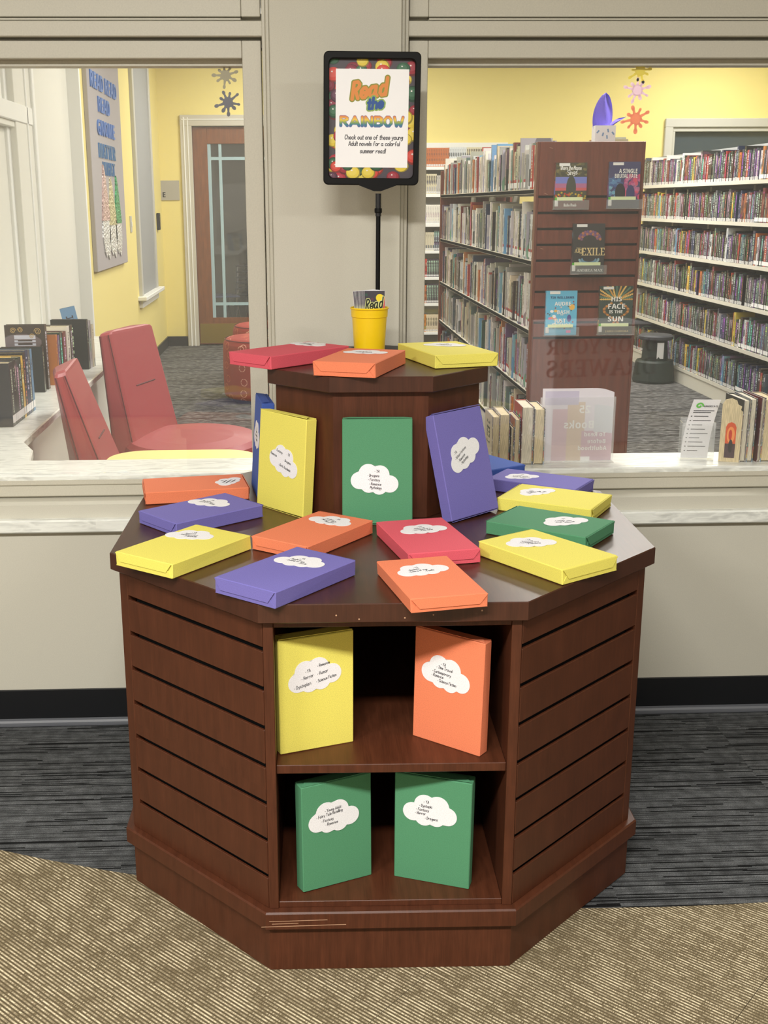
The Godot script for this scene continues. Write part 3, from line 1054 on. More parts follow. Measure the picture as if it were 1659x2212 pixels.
func oct(w: float, dx: float, dz: float, s: float, o: float, at := Vector2.ZERO) -> PackedVector2Array:
	var p := PackedVector2Array([Vector2(-w, 0), Vector2(w, 0), Vector2(w + dx, -dz), Vector2(w + dx, -dz - s), Vector2(w, -2 * dz - s), Vector2(-w, -2 * dz - s), Vector2(-w - dx, -dz - s), Vector2(-w - dx, -dz)])
	if o != 0.0:
		p = MB.offset(p, o)
	for k in p.size():
		p[k] += at
	return p

func body_oct(o: float) -> PackedVector2Array:
	return oct(0.22995, 0.30402, 0.30685, 0.44872, o, Vector2(0, 0.53))

func make_kiosk():
	var turn := Basis(Vector3.UP, KIOSK_TURN)
	var k = thing("display_kiosk", "large octagonal mahogany display kiosk with slatted sides and an open cubby", "display stand", turn * Vector3(0, 0, -0.53), KIOSK_TURN)
	var b = MB.new()
	b.prism(body_oct(0.001), 0.0, 0.0975, 0.001)
	put(b, "plinth", M.wood, k)
	b = MB.new()
	b.prism(body_oct(0.0155), 0.0965, 0.1343, 0.003)
	put(b, "base_molding", M.wood, k)
	# scuffs on the moulding: grooves where the veneer is chipped
	for q in [[-0.175, 0.118, 0.11, 0.0008], [-0.165, 0.107, 0.16, 0.0010], [-0.20, 0.112, 0.05, 0.0008]]:
		b = MB.new()
		b.cbox(Vector3(q[0], q[1], 0.53 + 0.0157), Vector3(q[2], q[3], 0.0006), 0.0, Basis(Vector3.BACK, 0.02))
		put(b, "scratch", M.chip, k)
	b = MB.new()
	b.prism(body_oct(0.0153), 0.7144, 0.75, 0.0016)
	put(b, "top_slab", M.wood_top, k)
	# nicks in the finish
	for q in [Vector3(-0.06, 0.7215, 0.5458), Vector3(0.02, 0.723, 0.5458), Vector3(0.155, 0.735, 0.5458), Vector3(-0.10, 0.729, 0.5458), Vector3(0.07, 0.728, 0.5458)]:
		b = MB.new()
		b.disc(Vector2(q.x, q.y), 0.0016, q.z, 6)
		put(b, "chip", M.chip, k)
	# cubby
	for s in [-1, 1]:
		b = box(Vector3(s * 0.2115, 0.1343, 0.53 - 0.76), Vector3(s * 0.2299, 0.7144, 0.53), 0.0012)
		put(b, "side_panel", M.wood, k)
	put(box(Vector3(-0.2115, 0.1343, 0.53 - 0.775), Vector3(0.2115, 0.7144, 0.53 - 0.76)), "cubby_back", M.wood, k)
	put(box(Vector3(-0.2113, 0.1343, 0.53 - 0.76), Vector3(0.2113, 0.147, 0.53 - 0.003), 0.001), "cubby_floor", M.wood, k)
	put(box(Vector3(-0.2113, 0.7005, 0.53 - 0.76), Vector3(0.2113, 0.7144, 0.53 - 0.002), 0.001), "cubby_top", M.wood, k)
	put(box(Vector3(-0.2113, 0.4115, 0.53 - 0.75), Vector3(0.2113, 0.429, 0.53 - 0.008), 0.0012), "shelf", M.wood, k)
	# faces round the body: slatted on the two diagonals that show, and round the back
	var p := body_oct(0.0)
	for i in 8:
		if i == 0:
			continue
		var a: Vector2 = p[i]
		var c: Vector2 = p[(i + 1) % 8]
		var d := (c - a).normalized()
		var nrm := Vector2(-d.y, d.x) * -1.0
		var mid := (a + c) / 2
		if nrm.dot(mid) < 0:
			nrm = -nrm
		var len := a.distance_to(c)
		var f := Transform3D(Basis(Vector3(d.x, 0, d.y), Vector3.UP, Vector3(d.x, 0, d.y).cross(Vector3.UP)), Vector3(mid.x, 0, mid.y))
		if f.basis.z.dot(Vector3(nrm.x, 0, nrm.y)) < 0:
			f.basis = Basis(-f.basis.x, Vector3.UP, -f.basis.z)
		# local: x along the face, y up, z outward
		var slatted := i in [1, 7, 3, 5]
		b = MB.new()
		b.xf = f
		b.cbox(Vector3(0, 0.4243, -0.026), Vector3(len - 0.03, 0.58, 0.008))
		put(b, "backing", M.slot if slatted else M.wood, k)
		if slatted:
			var outer := 1.0 if (f * Vector3(1, 0, 0)).length() > 0 and absf((f * Vector3(len / 2, 0, 0)).x) > absf((f * Vector3(-len / 2, 0, 0)).x) else -1.0
			var x_in := -outer * (len / 2 - 0.003)
			var x_out := outer * (len / 2 - 0.026)
			var y0 := 0.1343
			for j in 8:
				var y1 := 0.7144 if j == 7 else 0.2018 + 0.0762 * j - 0.0045
				b = MB.new()
				b.xf = f
				b.cbox(Vector3((x_in + x_out) / 2, (y0 + y1) / 2, -0.0035), Vector3(absf(x_out - x_in), y1 - y0, 0.006), 0.0010)
				put(b, "slat", M.wood, k)
				y0 = y1 + 0.009
			b = MB.new()
			b.xf = f
			b.cbox(Vector3(outer * (len / 2 - 0.0135), 0.4243, -0.0105), Vector3(0.0245, 0.58, 0.021), 0.0012)
			put(b, "stile", M.wood, k)
		else:
			b = MB.new()
			b.xf = f
			b.cbox(Vector3(0, 0.4243, -0.011), Vector3(len - 0.004, 0.58, 0.022), 0.0012)
			put(b, "panel", M.wood, k)
	# the raised tower in the middle, towards the window
	b = MB.new()
	b.prism(oct(0.1028, 0.1275, 0.135, 0.235, 0.0, Vector2(0.0055, -0.5394 + 0.53)), 0.7498, 1.033, 0.001)
	put(b, "tower", M.wood, k)
	b = MB.new()
	b.prism(oct(0.1028, 0.1275, 0.135, 0.235, 0.018, Vector2(0.0055, -0.5394 + 0.53)), 1.0321, 1.0665, 0.0015)
	put(b, "tower_cap", M.wood_top, k)

# ------------------------------------------------------------------ paper-wrapped books
func cloud_outline(kind: int, w: float) -> PackedVector2Array:
	# union of puffs, seen from its middle
	var puffs := [[Vector2(-0.62, -0.12), 0.36], [Vector2(-0.28, 0.20), 0.40], [Vector2(0.20, 0.18), 0.40], [Vector2(0.64, -0.16), 0.36], [Vector2(0.22, -0.30), 0.34], [Vector2(-0.22, -0.26), 0.34]]
	var out := PackedVector2Array()
	for i in 96:
		var a := TAU * i / 96.0
		var d := Vector2(cos(a), sin(a))
		var best := 0.05
		for q in puffs:
			var c: Vector2 = q[0]
			if kind % 2 == 1:
				c.x = -c.x
			var r: float = q[1]
			var along := d.dot(c)
			var h := c.length_squared() - along * along
			if h < r * r:
				best = maxf(best, along + sqrt(r * r - h))
		out.append(d * best * w / 2.0)
	return out

var cloud_mesh := {}

func cloud(parent: Node3D, f: Transform3D, w: float, kind: int, lines: Array):
	# f: frame whose x-y plane is the cover, z outward
	var key := "%d %.3f" % [kind, w]
	if not cloud_mesh.has(key):
		var b = MB.new()
		b.plate(cloud_outline(kind, w), 0.0, 0.0006)
		cloud_mesh[key] = b.mesh()
	var o := put(cloud_mesh[key], "cloud_label", M.card, parent)
	o.transform = f
	var b2 = MB.new()
	for q in lines:
		var size: float = q[3] if q.size() > 3 else 0.0058
		pen(b2, q[0], Vector2(q[1], q[2]), size, 0.00085, 0.00075, q[4] if q.size() > 4 else 0.02, 0.12, false, 0.82)
	put(b2, "handwriting", M.ink, o)

# local frame: x along the spine, y up through the front cover, z across; y from 0 to t
func wrapped_book(label: String, colour: String, l: float, w: float, t: float, group: String) -> Node3D:
	var o = thing("wrapped_book", label, "wrapped book", Vector3.ZERO, 0.0, group)
	var m: Material = M["paper_" + colour]
	var b = MB.new()
	var e := 0.0015
	# slightly uneven package: corners pulled in or out by up to 1.5 mm
	var j := func(): return (rng.randf() - 0.5) * 0.0022
	var c := []
	for y in [0.0005, t]:
		for q in [Vector2(-1, -1), Vector2(1, -1), Vector2(1, 1), Vector2(-1, 1)]:
			c.append(Vector3(q.x * l / 2 + j.call(), y + (j.call() * 0.6 if y > 0.01 else 0.0), q.y * w / 2 + j.call()))
	var mid := Vector3(0, t / 2, 0)
	var ins := func(k: int, ax: int):
		var p: Vector3 = c[k]
		var r := p
		for a in 3:
			if a != ax:
				r[a] = p[a] - signf(p[a] - mid[a]) * e
		return r
	var faces := [[[0, 1, 2, 3], 1], [[4, 5, 6, 7], 1], [[0, 3, 7, 4], 0], [[1, 2, 6, 5], 0], [[0, 1, 5, 4], 2], [[3, 2, 6, 7], 2]]
	for f in faces:
		var ids: Array = f[0]
		b.quad_out(ins.call(ids[0], f[1]), ins.call(ids[1], f[1]), ins.call(ids[2], f[1]), ins.call(ids[3], f[1]), mid)
	# rounded-off edges
	for g in [[0, 1, 1, 2], [1, 2, 1, 0], [2, 3, 1, 2], [3, 0, 1, 0], [4, 5, 1, 2], [5, 6, 1, 0], [6, 7, 1, 2], [7, 4, 1, 0], [0, 4, 0, 2], [1, 5, 0, 2], [2, 6, 0, 2], [3, 7, 0, 2]]:
		b.quad_out(ins.call(g[0], g[2]), ins.call(g[1], g[2]), ins.call(g[1], g[3]), ins.call(g[0], g[3]), mid)
	for k in 8:
		b.tri_out(ins.call(k, 0), ins.call(k, 1), ins.call(k, 2), mid)
	put(b, "wrapping", m, o)
	# folded ends: an under flap from the back and an over flap from the front, corners tucked
	for s in [-1, 1]:
		for layer in 2:
			var fb = MB.new()
			var x: float = s * (l / 2 + 0.0008 + 0.0016 * layer)
			var ya := 0.0015 if layer == 0 else t - 0.0008
			var yb := t * (0.62 if layer == 0 else 0.30 + 0.08 * rng.randf())
			var wa := w / 2 - 0.001
			var wb := w / 2 - absf(yb - ya) * (0.75 + 0.2 * rng.randf())
			var q := [Vector3(x, ya, -wa), Vector3(x, ya, wa), Vector3(x + s * 0.0006, yb, wb), Vector3(x + s * 0.0006, yb, -wb)]
			fb.quad_out(q[0], q[1], q[2], q[3], mid)
			for i in 4:
				var n: int = (i + 1) % 4
				var d := Vector3(-s * 0.0011, 0, 0)
				fb.quad_out(q[i], q[n], q[n] + d, q[i] + d, Vector3(x, (ya + yb) / 2, 0))
			put(fb, "end_flap", m, o)
	return o

const FLAT := Basis(Vector3(1, 0, 0), Vector3(0, 0, -1), Vector3(0, 1, 0))

func lay(colour: String, label: String, at: Vector3, deg: float, l: float, w: float, t: float, off: Vector2, ang: float, lines: Array, group: String, kind := 0, cw := 0.103):
	var o = wrapped_book(label, colour, l, w, t, group)
	o.position = at
	o.rotation.y = deg_to_rad(deg)
	if cw > 0:
		cloud(o, Transform3D(FLAT * Basis(Vector3.BACK, deg_to_rad(ang)), Vector3(off.x, t + 0.0003, off.y)), cw, kind, lines)
	return o

# stands on its end: front bottom middle at (x, y, z), facing yaw, tilted back by lean
func stand(colour: String, label: String, at: Vector3, deg: float, h: float, w: float, t: float, lean: float, off: Vector2, ang: float, lines: Array, group: String, kind := 0, cw := 0.104, roll := 0.0):
	var o = wrapped_book(label, colour, h, w, t, group)
	var up := Basis(Vector3(0, 1, 0), Vector3(0, 0, 1), Vector3(1, 0, 0))
	var r := Basis(Vector3.UP, deg_to_rad(deg)) * Basis(Vector3.RIGHT, deg_to_rad(-lean)) * Basis(Vector3.BACK, deg_to_rad(roll))
	# the pivot is the front bottom edge for no lean, the back bottom edge otherwise; both on the shelf
	o.transform = Transform3D(r * up, at + r * (up * Vector3(h / 2, -t, 0)))
	if lean > 0:
		o.position.y += t * sin(deg_to_rad(lean))
	if cw > 0:
		cloud(o, Transform3D(FLAT * Basis(Vector3.BACK, deg_to_rad(-90.0 + ang)), Vector3(off.y - h / 2, t + 0.0003, off.x)), cw, kind, lines)
	return o

func make_wrapped_books():
	var T := 0.7503
	var C := 1.0668
	var G := "wrapped books laid on the kiosk top"
	var a := [["* YA", -0.004, 0.012], ["* Romance", -0.018, 0.003], ["* Contemporary", -0.024, -0.006], ["* Friendship", -0.012, -0.015]]
	var b := [["* YA", 0.0, 0.010], ["* Fantasy", -0.022, 0.001], ["* Magic & Quests", -0.026, -0.008], ["* Romance", -0.010, -0.017]]
	var c := [["* YA", -0.010, 0.010], ["* Realistic", -0.026, 0.001], ["* Coming of Age", -0.030, -0.008], ["* Family", 0.0, -0.016]]
	lay("orange", "orange wrapped book on the kiosk top, farthest back on the window side", Vector3(-0.412, T, -0.769), 9.8, 0.24, 0.144, 0.029, Vector2(0.077, 0.002), 60, a, G, 0, 0.085)
	lay("purple", "purple wrapped book between the orange book at the window and a yellow one", Vector3(-0.378, T, -0.541), 39.5, 0.229, 0.145, 0.029, Vector2(0.04, -0.022), -67, c, G, 1)
	lay("yellow", "yellow wrapped book hanging over the outermost corner of the kiosk top beside two purple books", Vector3(-0.389, T, -0.27), 52.6, 0.228, 0.148, 0.029, Vector2(0.05, -0.029), -71, a, G, 1)
	lay("orange", "orange wrapped book lying in front of the leaning yellow book", Vector3(-0.134, T, -0.366), 52.8, 0.229, 0.141, 0.029, Vector2(0.065, 0.0), -93, b, G, 1)
	lay("purple", "purple wrapped book at the front edge of the kiosk top", Vector3(-0.187, T, -0.096), 50.3, 0.228, 0.143, 0.031, Vector2(0.047, -0.004), -80, c, G, 1)
	lay("red", "red wrapped book lying on the kiosk top in front of the leaning green book", Vector3(0.092, T, -0.305), -78.5, 0.232, 0.145, 0.029, Vector2(-0.04, -0.003), 101, a, G)
	lay("orange", "orange wrapped book poking out over the front edge of the kiosk top", Vector3(0.071, T, -0.051), -78.6, 0.218, 0.139, 0.026, Vector2(-0.04, 0.005), 104, c, G)
	lay("green", "green wrapped book lying flat between two yellow books", Vector3(0.362, T, -0.395), -36.7, 0.221, 0.150, 0.029, Vector2(0.025, -0.012), 58, b, G)
	lay("yellow", "yellow wrapped book over the slatted side, touching the red book", Vector3(0.312, T, -0.197), -56.8, 0.225, 0.147, 0.03, Vector2(-0.048, -0.002), 67, a, G)
	lay("yellow", "yellow wrapped book lying between the flat green book and the purple book at the window", Vector3(0.416, T, -0.598), -31.0, 0.217, 0.152, 0.029, Vector2(-0.052, -0.018), 60, c, G, 0, 0.095)
	lay("purple", "purple wrapped book nearest the window on the far corner of the kiosk top", Vector3(0.418, T, -0.765), -33.3, 0.223, 0.125, 0.029, Vector2(-0.05, 0.0), 40, b, G, 0, 0.085)
	lay("blue", "blue wrapped book lying flat behind the leaning purple book", Vector3(0.291, T, -0.98), -59.3, 0.225, 0.147, 0.029, Vector2(-0.03, 0.01), 60, a, G)
	G = "wrapped books laid on the tower of the kiosk"
	lay("red", "red wrapped book jutting out from the top of the tower towards the ottomans", Vector3(-0.18, C, -0.774), 44.7, 0.255, 0.137, 0.03, Vector2(0.091, -0.025), -88, c, G, 1)
	lay("orange", "orange wrapped book on the tower below the yellow cup", Vector3(-0.023, C, -0.628), 69.3, 0.236, 0.139, 0.032, Vector2(0.055, -0.006), -82, b, G)
	lay("yellow", "yellow wrapped book on the tower of the kiosk beside the bookshelves", Vector3(0.184, C, -0.762), -75.2, 0.243, 0.152, 0.03, Vector2(-0.055, -0.018), 61, a, G)
	G = "wrapped books leaning on the tower of the kiosk"
	stand("yellow", "yellow wrapped book leaning against the tower next to a blue one", Vector3(-0.209, T, -0.606), -51.0, 0.219, 0.168, 0.029, 4.0, Vector2(0.010, 0.116), -14,
		[["* YA", 0.006, 0.017], ["Fantasy", -0.030, 0.012], ["Romance", -0.048, -0.002], ["* Dragons", 0.0, 0.0], ["* Dark Academia", -0.014, -0.016]], G, 0, 0.104)
	stand("green", "green wrapped book leaning upright on the front face of the tower", Vector3(0.005, T, -0.482), -2.5, 0.227, 0.150, 0.027, 6.0, Vector2(-0.006, 0.098), -5,
		[["* YA", -0.002, 0.014], ["* Dragons", -0.016, 0.004], ["* Fantasy", -0.014, -0.005], ["* Romance", -0.011, -0.014], ["Mythology", -0.008, -0.022]], G)
	stand("purple", "purple wrapped book leaning against the tower on the bookshelf side", Vector3(0.226, T, -0.528), 38.0, 0.234, 0.150, 0.03, 14.0, Vector2(-0.004, 0.140), 30,
		[["* YA", -0.026, 0.013], ["* Urban Fantasy", -0.030, 0.003], ["* Romance", -0.026, -0.007], ["* Mythology", -0.024, -0.016]], G, 0, 0.104, 2.0)
	stand("blue", "blue wrapped book seen edge-on behind the leaning yellow book", Vector3(-0.272, T, -0.787), -82.0, 0.226, 0.147, 0.03, 4.0, Vector2(0.0, 0.14), 0, a, G)
	G = "wrapped books standing in the cubby of the kiosk"
	stand("yellow", "yellow wrapped book standing on the upper cubby shelf, labelled YA horror and humor", Vector3(-0.135, 0.4292, -0.075), 19.9, 0.228, 0.147, 0.031, 0.0, Vector2(-0.005, 0.152), 10,
		[["* YA", -0.016, 0.008], ["* Romance", 0.009, 0.012, 0.0055, 0.0], ["* Horror", -0.026, -0.004, 0.0066], ["* Humor", 0.006, -0.004, 0.0066], ["* Dystopian", -0.043, -0.018, 0.0068], ["* Science Fiction", 0.001, -0.018]], G, 0, 0.107)
	stand("orange", "orange wrapped book standing on the upper cubby shelf, labelled YA time travel", Vector3(0.108, 0.4292, -0.075), -39.2, 0.222, 0.150, 0.027, 1.5, Vector2(-0.005, 0.144), -4,
		[["* YA", -0.012, 0.014], ["* Time Travel", -0.021, 0.006], ["* Contemporary", -0.029, -0.004], ["* Romance", -0.030, -0.012], ["* Science Fiction", -0.016, -0.020]], G, 0, 0.107)
	stand("green", "green wrapped book standing on the bottom cubby shelf, labelled fairy tale retelling", Vector3(-0.098, 0.1472, -0.059), 23.3, 0.222, 0.147, 0.030, 0.5, Vector2(-0.008, 0.150), 2,
		[["* Young Adult", -0.018, 0.012], ["* Fairy Tale Retelling", -0.036, 0.002, 0.006, 0.06], ["* Fantasy", -0.026, -0.008], ["* Romance", -0.018, -0.017]], G, 0, 0.107)
	stand("green", "green wrapped book standing on the bottom cubby shelf, labelled dystopia, horror and dragons", Vector3(0.083, 0.1472, -0.056), -20.7, 0.226, 0.150, 0.030, 0.0, Vector2(-0.004, 0.156), -2,
		[["* YA", -0.014, 0.014], ["* Dystopia", -0.022, 0.005], ["* Fantasy", -0.028, -0.004], ["* Horror", -0.030, -0.012], ["* Dragons", -0.010, -0.020]], G, 1, 0.107)

# ------------------------------------------------------------------ sign, cup
func candy_print(w: int, h: int, seed_: int) -> Image:
	# a photograph of round sweets, printed on the poster
	var im := Image.create(w, h, false, Image.FORMAT_RGB8)
	im.fill(rgb(74, 66, 74))
	var r := RandomNumberGenerator.new()
	r.seed = seed_
	var cs := [rgb(150, 34, 48), rgb(128, 30, 52), rgb(44, 92, 62), rgb(222, 196, 62), rgb(206, 62, 50), rgb(84, 40, 62), rgb(176, 40, 56), rgb(226, 200, 70)]
	for k in 130:
		var x := r.randf() * w
		var y := r.randf() * h
		var q := w * (0.062 + 0.03 * r.randf())
		var c: Color = cs[r.randi() % cs.size()]
		i_disc(im, x, y, q, q * (0.82 + 0.2 * r.randf()), c.darkened(0.35))
		i_disc(im, x - q * 0.06, y - q * 0.08, q * 0.88, q * 0.8, c)
		i_disc(im, x - q * 0.12, y - q * 0.16, q * 0.6, q * 0.5, c.lightened(0.12))
		i_disc(im, x - q * 0.2, y - q * 0.36, q * 0.12, q * 0.10, rgb(236, 228, 226))
	return im

func round_rect(w: float, h: float, r: float, n := 6) -> PackedVector2Array:
	var p := PackedVector2Array()
	for q in [[1, 1, 0.0], [-1, 1, PI / 2], [-1, -1, PI], [1, -1, 1.5 * PI]]:
		for i in n + 1:
			var a: float = q[2] + PI / 2 * i / n
			p.append(Vector2(q[0] * (w / 2 - r), q[1] * (h / 2 - r)) + Vector2(cos(a), sin(a)) * r)
	return p

# frame between two outlines of the same number of points
func ring_plate(b: MB, outer: PackedVector2Array, inner: PackedVector2Array, z0: float, z1: float, bevel := 0.0):
	var k := outer.size()
	for i in k:
		var j := (i + 1) % k
		var o0 := outer[i]
		var o1 := outer[j]
		var n0 := inner[i]
		var n1 := inner[j]
		var m := Vector3((o0 + n0 + o1 + n1).x / 4, (o0 + n0 + o1 + n1).y / 4, (z0 + z1) / 2)
		var e0 := o0.move_toward(n0, bevel)
		var e1 := o1.move_toward(n1, bevel)
		var f0 := n0.move_toward(o0, bevel)
		var f1 := n1.move_toward(o1, bevel)
		var v := func(p: Vector2, z: float): return Vector3(p.x, p.y, z)
		b.quad_out(v.call(e0, z1), v.call(e1, z1), v.call(f1, z1), v.call(f0, z1), m)
		b.quad_out(v.call(o0, z0), v.call(o1, z0), v.call(n1, z0), v.call(n0, z0), m)
		b.quad_out(v.call(o0, z0), v.call(o1, z0), v.call(o1, z1 - bevel), v.call(o0, z1 - bevel), m)
		b.quad_out(v.call(n0, z0), v.call(n1, z0), v.call(n1, z1 - bevel), v.call(n0, z1 - bevel), m)
		if bevel > 0:
			b.quad_out(v.call(o0, z1 - bevel), v.call(o1, z1 - bevel), v.call(e1, z1), v.call(e0, z1), m)
			b.quad_out(v.call(n0, z1 - bevel), v.call(n1, z1 - bevel), v.call(f1, z1), v.call(f0, z1), m)

func make_sign():
	var z := -0.95
	var t = thing("sign_stand", "black framed poster sign on a thin pole on top of the kiosk", "sign", Vector3(0.0355, 1.0667, z))
	var s := 1.0561   # set a little behind the cup
	# foot
	var b = MB.new()
	b.lathe([Vector2(0, 0.0), Vector2(0.075, 0.0), Vector2(0.075, 0.004), Vector2(0.068, 0.007), Vector2(0.016, 0.010), Vector2(0.012, 0.03), Vector2(0.0, 0.03)], 32)
	put(b, "foot", M.black_plastic, t)
	b = MB.new()
	b.tube([Vector3(0, 0.02, 0), Vector3(0.001, 0.33, 0)], 0.0056, 14)
	put(b, "pole", M.black_plastic, t)
	b = MB.new()
	b.tube([Vector3(0.001, 0.325, 0), Vector3(0.001, 0.378, 0)], 0.0072, 14)
	put(b, "upper_tube", M.clip, t)
	b = MB.new()
	b.lathe([Vector2(0.0, 0.0), Vector2(0.0085, 0.0), Vector2(0.0092, 0.002), Vector2(0.0092, 0.009), Vector2(0.0085, 0.011), Vector2(0.0, 0.011)], 16, Vector3(0.001, 0.333, 0))
	put(b, "collar", M.black_plastic, t)
	# head: everything in the frame's own x-y plane
	var head := Transform3D(Basis(Vector3.BACK, -0.012), Vector3(-0.0155, 0.547, 0.0))
	var w := 0.2155 * s
	var h := 0.283 * s
	b = MB.new()
	b.xf = head
	ring_plate(b, round_rect(w, h, 0.012), round_rect(w - 0.026, h - 0.032, 0.012), -0.006, 0.0075, 0.0025)
	put(b, "frame", M.black_plastic, t)
	b = MB.new()
	b.xf = head
	b.plate(PackedVector2Array([Vector2(-0.028, -h / 2 + 0.008), Vector2(0.060, -h / 2 + 0.008), Vector2(0.060, -h / 2 - 0.001), Vector2(0.024, -h / 2 - 0.014), Vector2(0.008, -h / 2 - 0.014), Vector2(-0.028, -h / 2 - 0.001)]), -0.004, 0.0095)
	put(b, "bracket", M.black_plastic, t)
	b = MB.new()
	b.xf = head
	b.plate(round_rect(w - 0.012, h - 0.012, 0.01), -0.007, -0.0055)
	put(b, "back_plate", M.black_plastic, t)
	var pm := mat(Color.WHITE, 0.45)
	pm.albedo_texture = img_tex(candy_print(256, 344, 12))
	var pw := w - 0.022
	var ph := h - 0.028
	b = MB.new()
	b.xf = head
	b.quad(Vector3(-pw / 2, ph / 2, -0.005), Vector3(pw / 2, ph / 2, -0.005), Vector3(pw / 2, -ph / 2, -0.005), Vector3(-pw / 2, -ph / 2, -0.005))
	var poster := put(b, "poster", pm, t)
	# the white sheet with the headline
	var ww := 0.163 * s
	var wh := 0.209 * s
	var o := Vector3(0.001, 0.0015, 0)
	b = MB.new()
	b.xf = head * Transform3D(Basis.IDENTITY, o)
	b.cbox(Vector3(0, 0, -0.0047), Vector3(ww, wh, 0.0004))
	put(b, "white_sheet", M.card, poster)
	# its print, drawn at half the scale it was measured in (1045 x 1385)
	var im := Image.create(522, 692, false, Image.FORMAT_RGB8)
	im.fill(rgb(246, 245, 248))
	var at := func(x: float, y: float): return Vector2((x - 292.0) * 0.5, (y - 375.0) * 0.5)
	pen_image(im, "Read", at.call(525, 795), 112.0, 42.0, rgb(140, 144, 62), 0.15, 0.28, 0.86)
	pen_image(im, "Read", at.call(525, 795), 112.0, 25.0, rgb(222, 140, 72), 0.15, 0.28, 0.86)
	pen_image(im, "the", at.call(748, 930), 74.0, 40.0, rgb(142, 174, 94), 0.10, 0.22, 0.92)
	pen_image(im, "the", at.call(748, 930), 74.0, 20.0, rgb(52, 86, 152), 0.10, 0.22, 0.92)
	var bands := [rgb(206, 92, 92), rgb(232, 158, 80), rgb(238, 206, 84), rgb(150, 170, 90), rgb(60, 128, 150), rgb(92, 108, 170)]
	var y0: float = at.call(0, 1012).y
	var y1: float = at.call(0, 1188).y
	var band := func(_x: int, y: int):
		var f := clampf((y - y0) / (y1 - y0), 0.0, 0.999) * 5.0
		return bands[int(f)].lerp(bands[int(f) + 1], f - int(f))
	pen_image(im, "RAINBOW", at.call(366, 1166), 62.0, 23.0, rgb(118, 116, 168), 0.0, 0.0, 1.74)
	pen_image(im, "RAINBOW", at.call(366, 1166), 62.0, 18.0, band, 0.0, 0.0, 1.74)
	for q in [["Check out one of these young", 425.0, 1358.0, 845.0], ["Adult novels for a colorful", 480.0, 1448.0, 745.0], ["summer read!", 648.0, 1552.0, 375.0]]:
		var wd := pen_width(q[0]) * 31.0 / 7.0
		pen_image(im, q[0], at.call(q[1], q[2]), 31.0, 4.4, rgb(58, 56, 62), 0.0, 0.1, q[3] * 0.5 / wd)
	var sm := mat(Color.WHITE, 0.6)
	sm.albedo_texture = img_tex(im)
	b = MB.new()
	b.xf = head * Transform3D(Basis.IDENTITY, o)
	b.quad(Vector3(-ww / 2, wh / 2, -0.0044), Vector3(ww / 2, wh / 2, -0.0044), Vector3(ww / 2, -wh / 2, -0.0044), Vector3(-ww / 2, -wh / 2, -0.0044))
	put(b, "headline_print", sm, poster)

func make_cup():
	var at := Vector3(0.0109, 1.0667, -0.875)
	var t = thing("tumbler", "yellow plastic tumbler holding bookmarks on top of the kiosk", "cup", at)
	var b = MB.new()
	var H := 0.115
	b.lathe([Vector2(0.0, 0.0), Vector2(0.0345, 0.0), Vector2(0.0362, 0.002), Vector2(0.0418, 0.092), Vector2(0.0436, 0.093), Vector2(0.0446, H - 0.003), Vector2(0.0456, H - 0.0025), Vector2(0.0458, H), Vector2(0.0438, H), Vector2(0.0426, 0.095), Vector2(0.0404, 0.092), Vector2(0.0345, 0.004), Vector2(0.0, 0.004)], 48)
	put(b, "cup_wall", M.cup_yellow, t)
	b = MB.new()
	b.lathe([Vector2(0.0436, H - 0.004), Vector2(0.0464, H - 0.0035), Vector2(0.0468, H - 0.0012), Vector2(0.0458, H + 0.0004), Vector2(0.0438, H - 0.0005)], 48)
	put(b, "rim", M.cup_yellow, t)
	# a fan of bookmarks
	var im := candy_print(128, 320, 44)
	i_rect(im, 0, 0, 128, 320, rgb(66, 62, 72))
	for q in 14:
		i_disc(im, 12 + (q * 37) % 110, 20 + q * 23, 9, 8, [rgb(58, 84, 76), rgb(96, 58, 74), rgb(80, 74, 84)][q % 3])
	i_disc(im, 96, 36, 24, 20, rgb(238, 212, 52))
	i_disc(im, 122, 70, 14, 40, rgb(196, 50, 58))
	i_disc(im, 34, 112, 34, 24, rgb(228, 206, 60))
	for q in [[15.0, rgb(222, 224, 150)], [8.0, rgb(38, 44, 34)]]:
		pen_image(im, "Read", Vector2(8, 100), 52.0, q[0], q[1], 0.14, 0.28, 0.80)
		pen_image(im, "the", Vector2(52, 136), 34.0, q[0] * 0.8, q[1], 0.10, 0.2, 0.90)
	var m := mat(Color.WHITE, 0.35)
	m.albedo_texture = img_tex(im)
	for i in 10:
		var k := float(i)
		var front := i == 9
		var label := "bookmark at the front of the fan in the yellow cup, printed Read" if front else "bookmark fanned out in the yellow cup, %s from the outer edge of the fan" % ["first", "second", "third", "fourth", "fifth", "sixth", "seventh", "eighth", "ninth"][i]
		var o = thing("bookmark", label, "bookmark", at + Vector3(-0.002 + 0.0016 * k, 0.007, -0.016 + 0.0016 * k), 0.0, "bookmarks in the cup")
		var r := Basis(Vector3.BACK, 0.08 - 0.009 * k) * Basis(Vector3.RIGHT, -0.02)
		o.transform.basis = r
		b = MB.new()
		var hw := 0.025
		var hh := 0.147
		b.cbox(Vector3(0, hh / 2, 0), Vector3(hw * 2, hh, 0.0005))
		put(b, "card", M.card, o)
		b = MB.new()
		b.quad(Vector3(-hw + 0.0006, hh - 0.0006, 0.0004), Vector3(hw - 0.0006, hh - 0.0006, 0.0004), Vector3(hw - 0.0006, 0.001, 0.0004), Vector3(-hw + 0.0006, 0.001, 0.0004))
		put(b, "print", m, o)

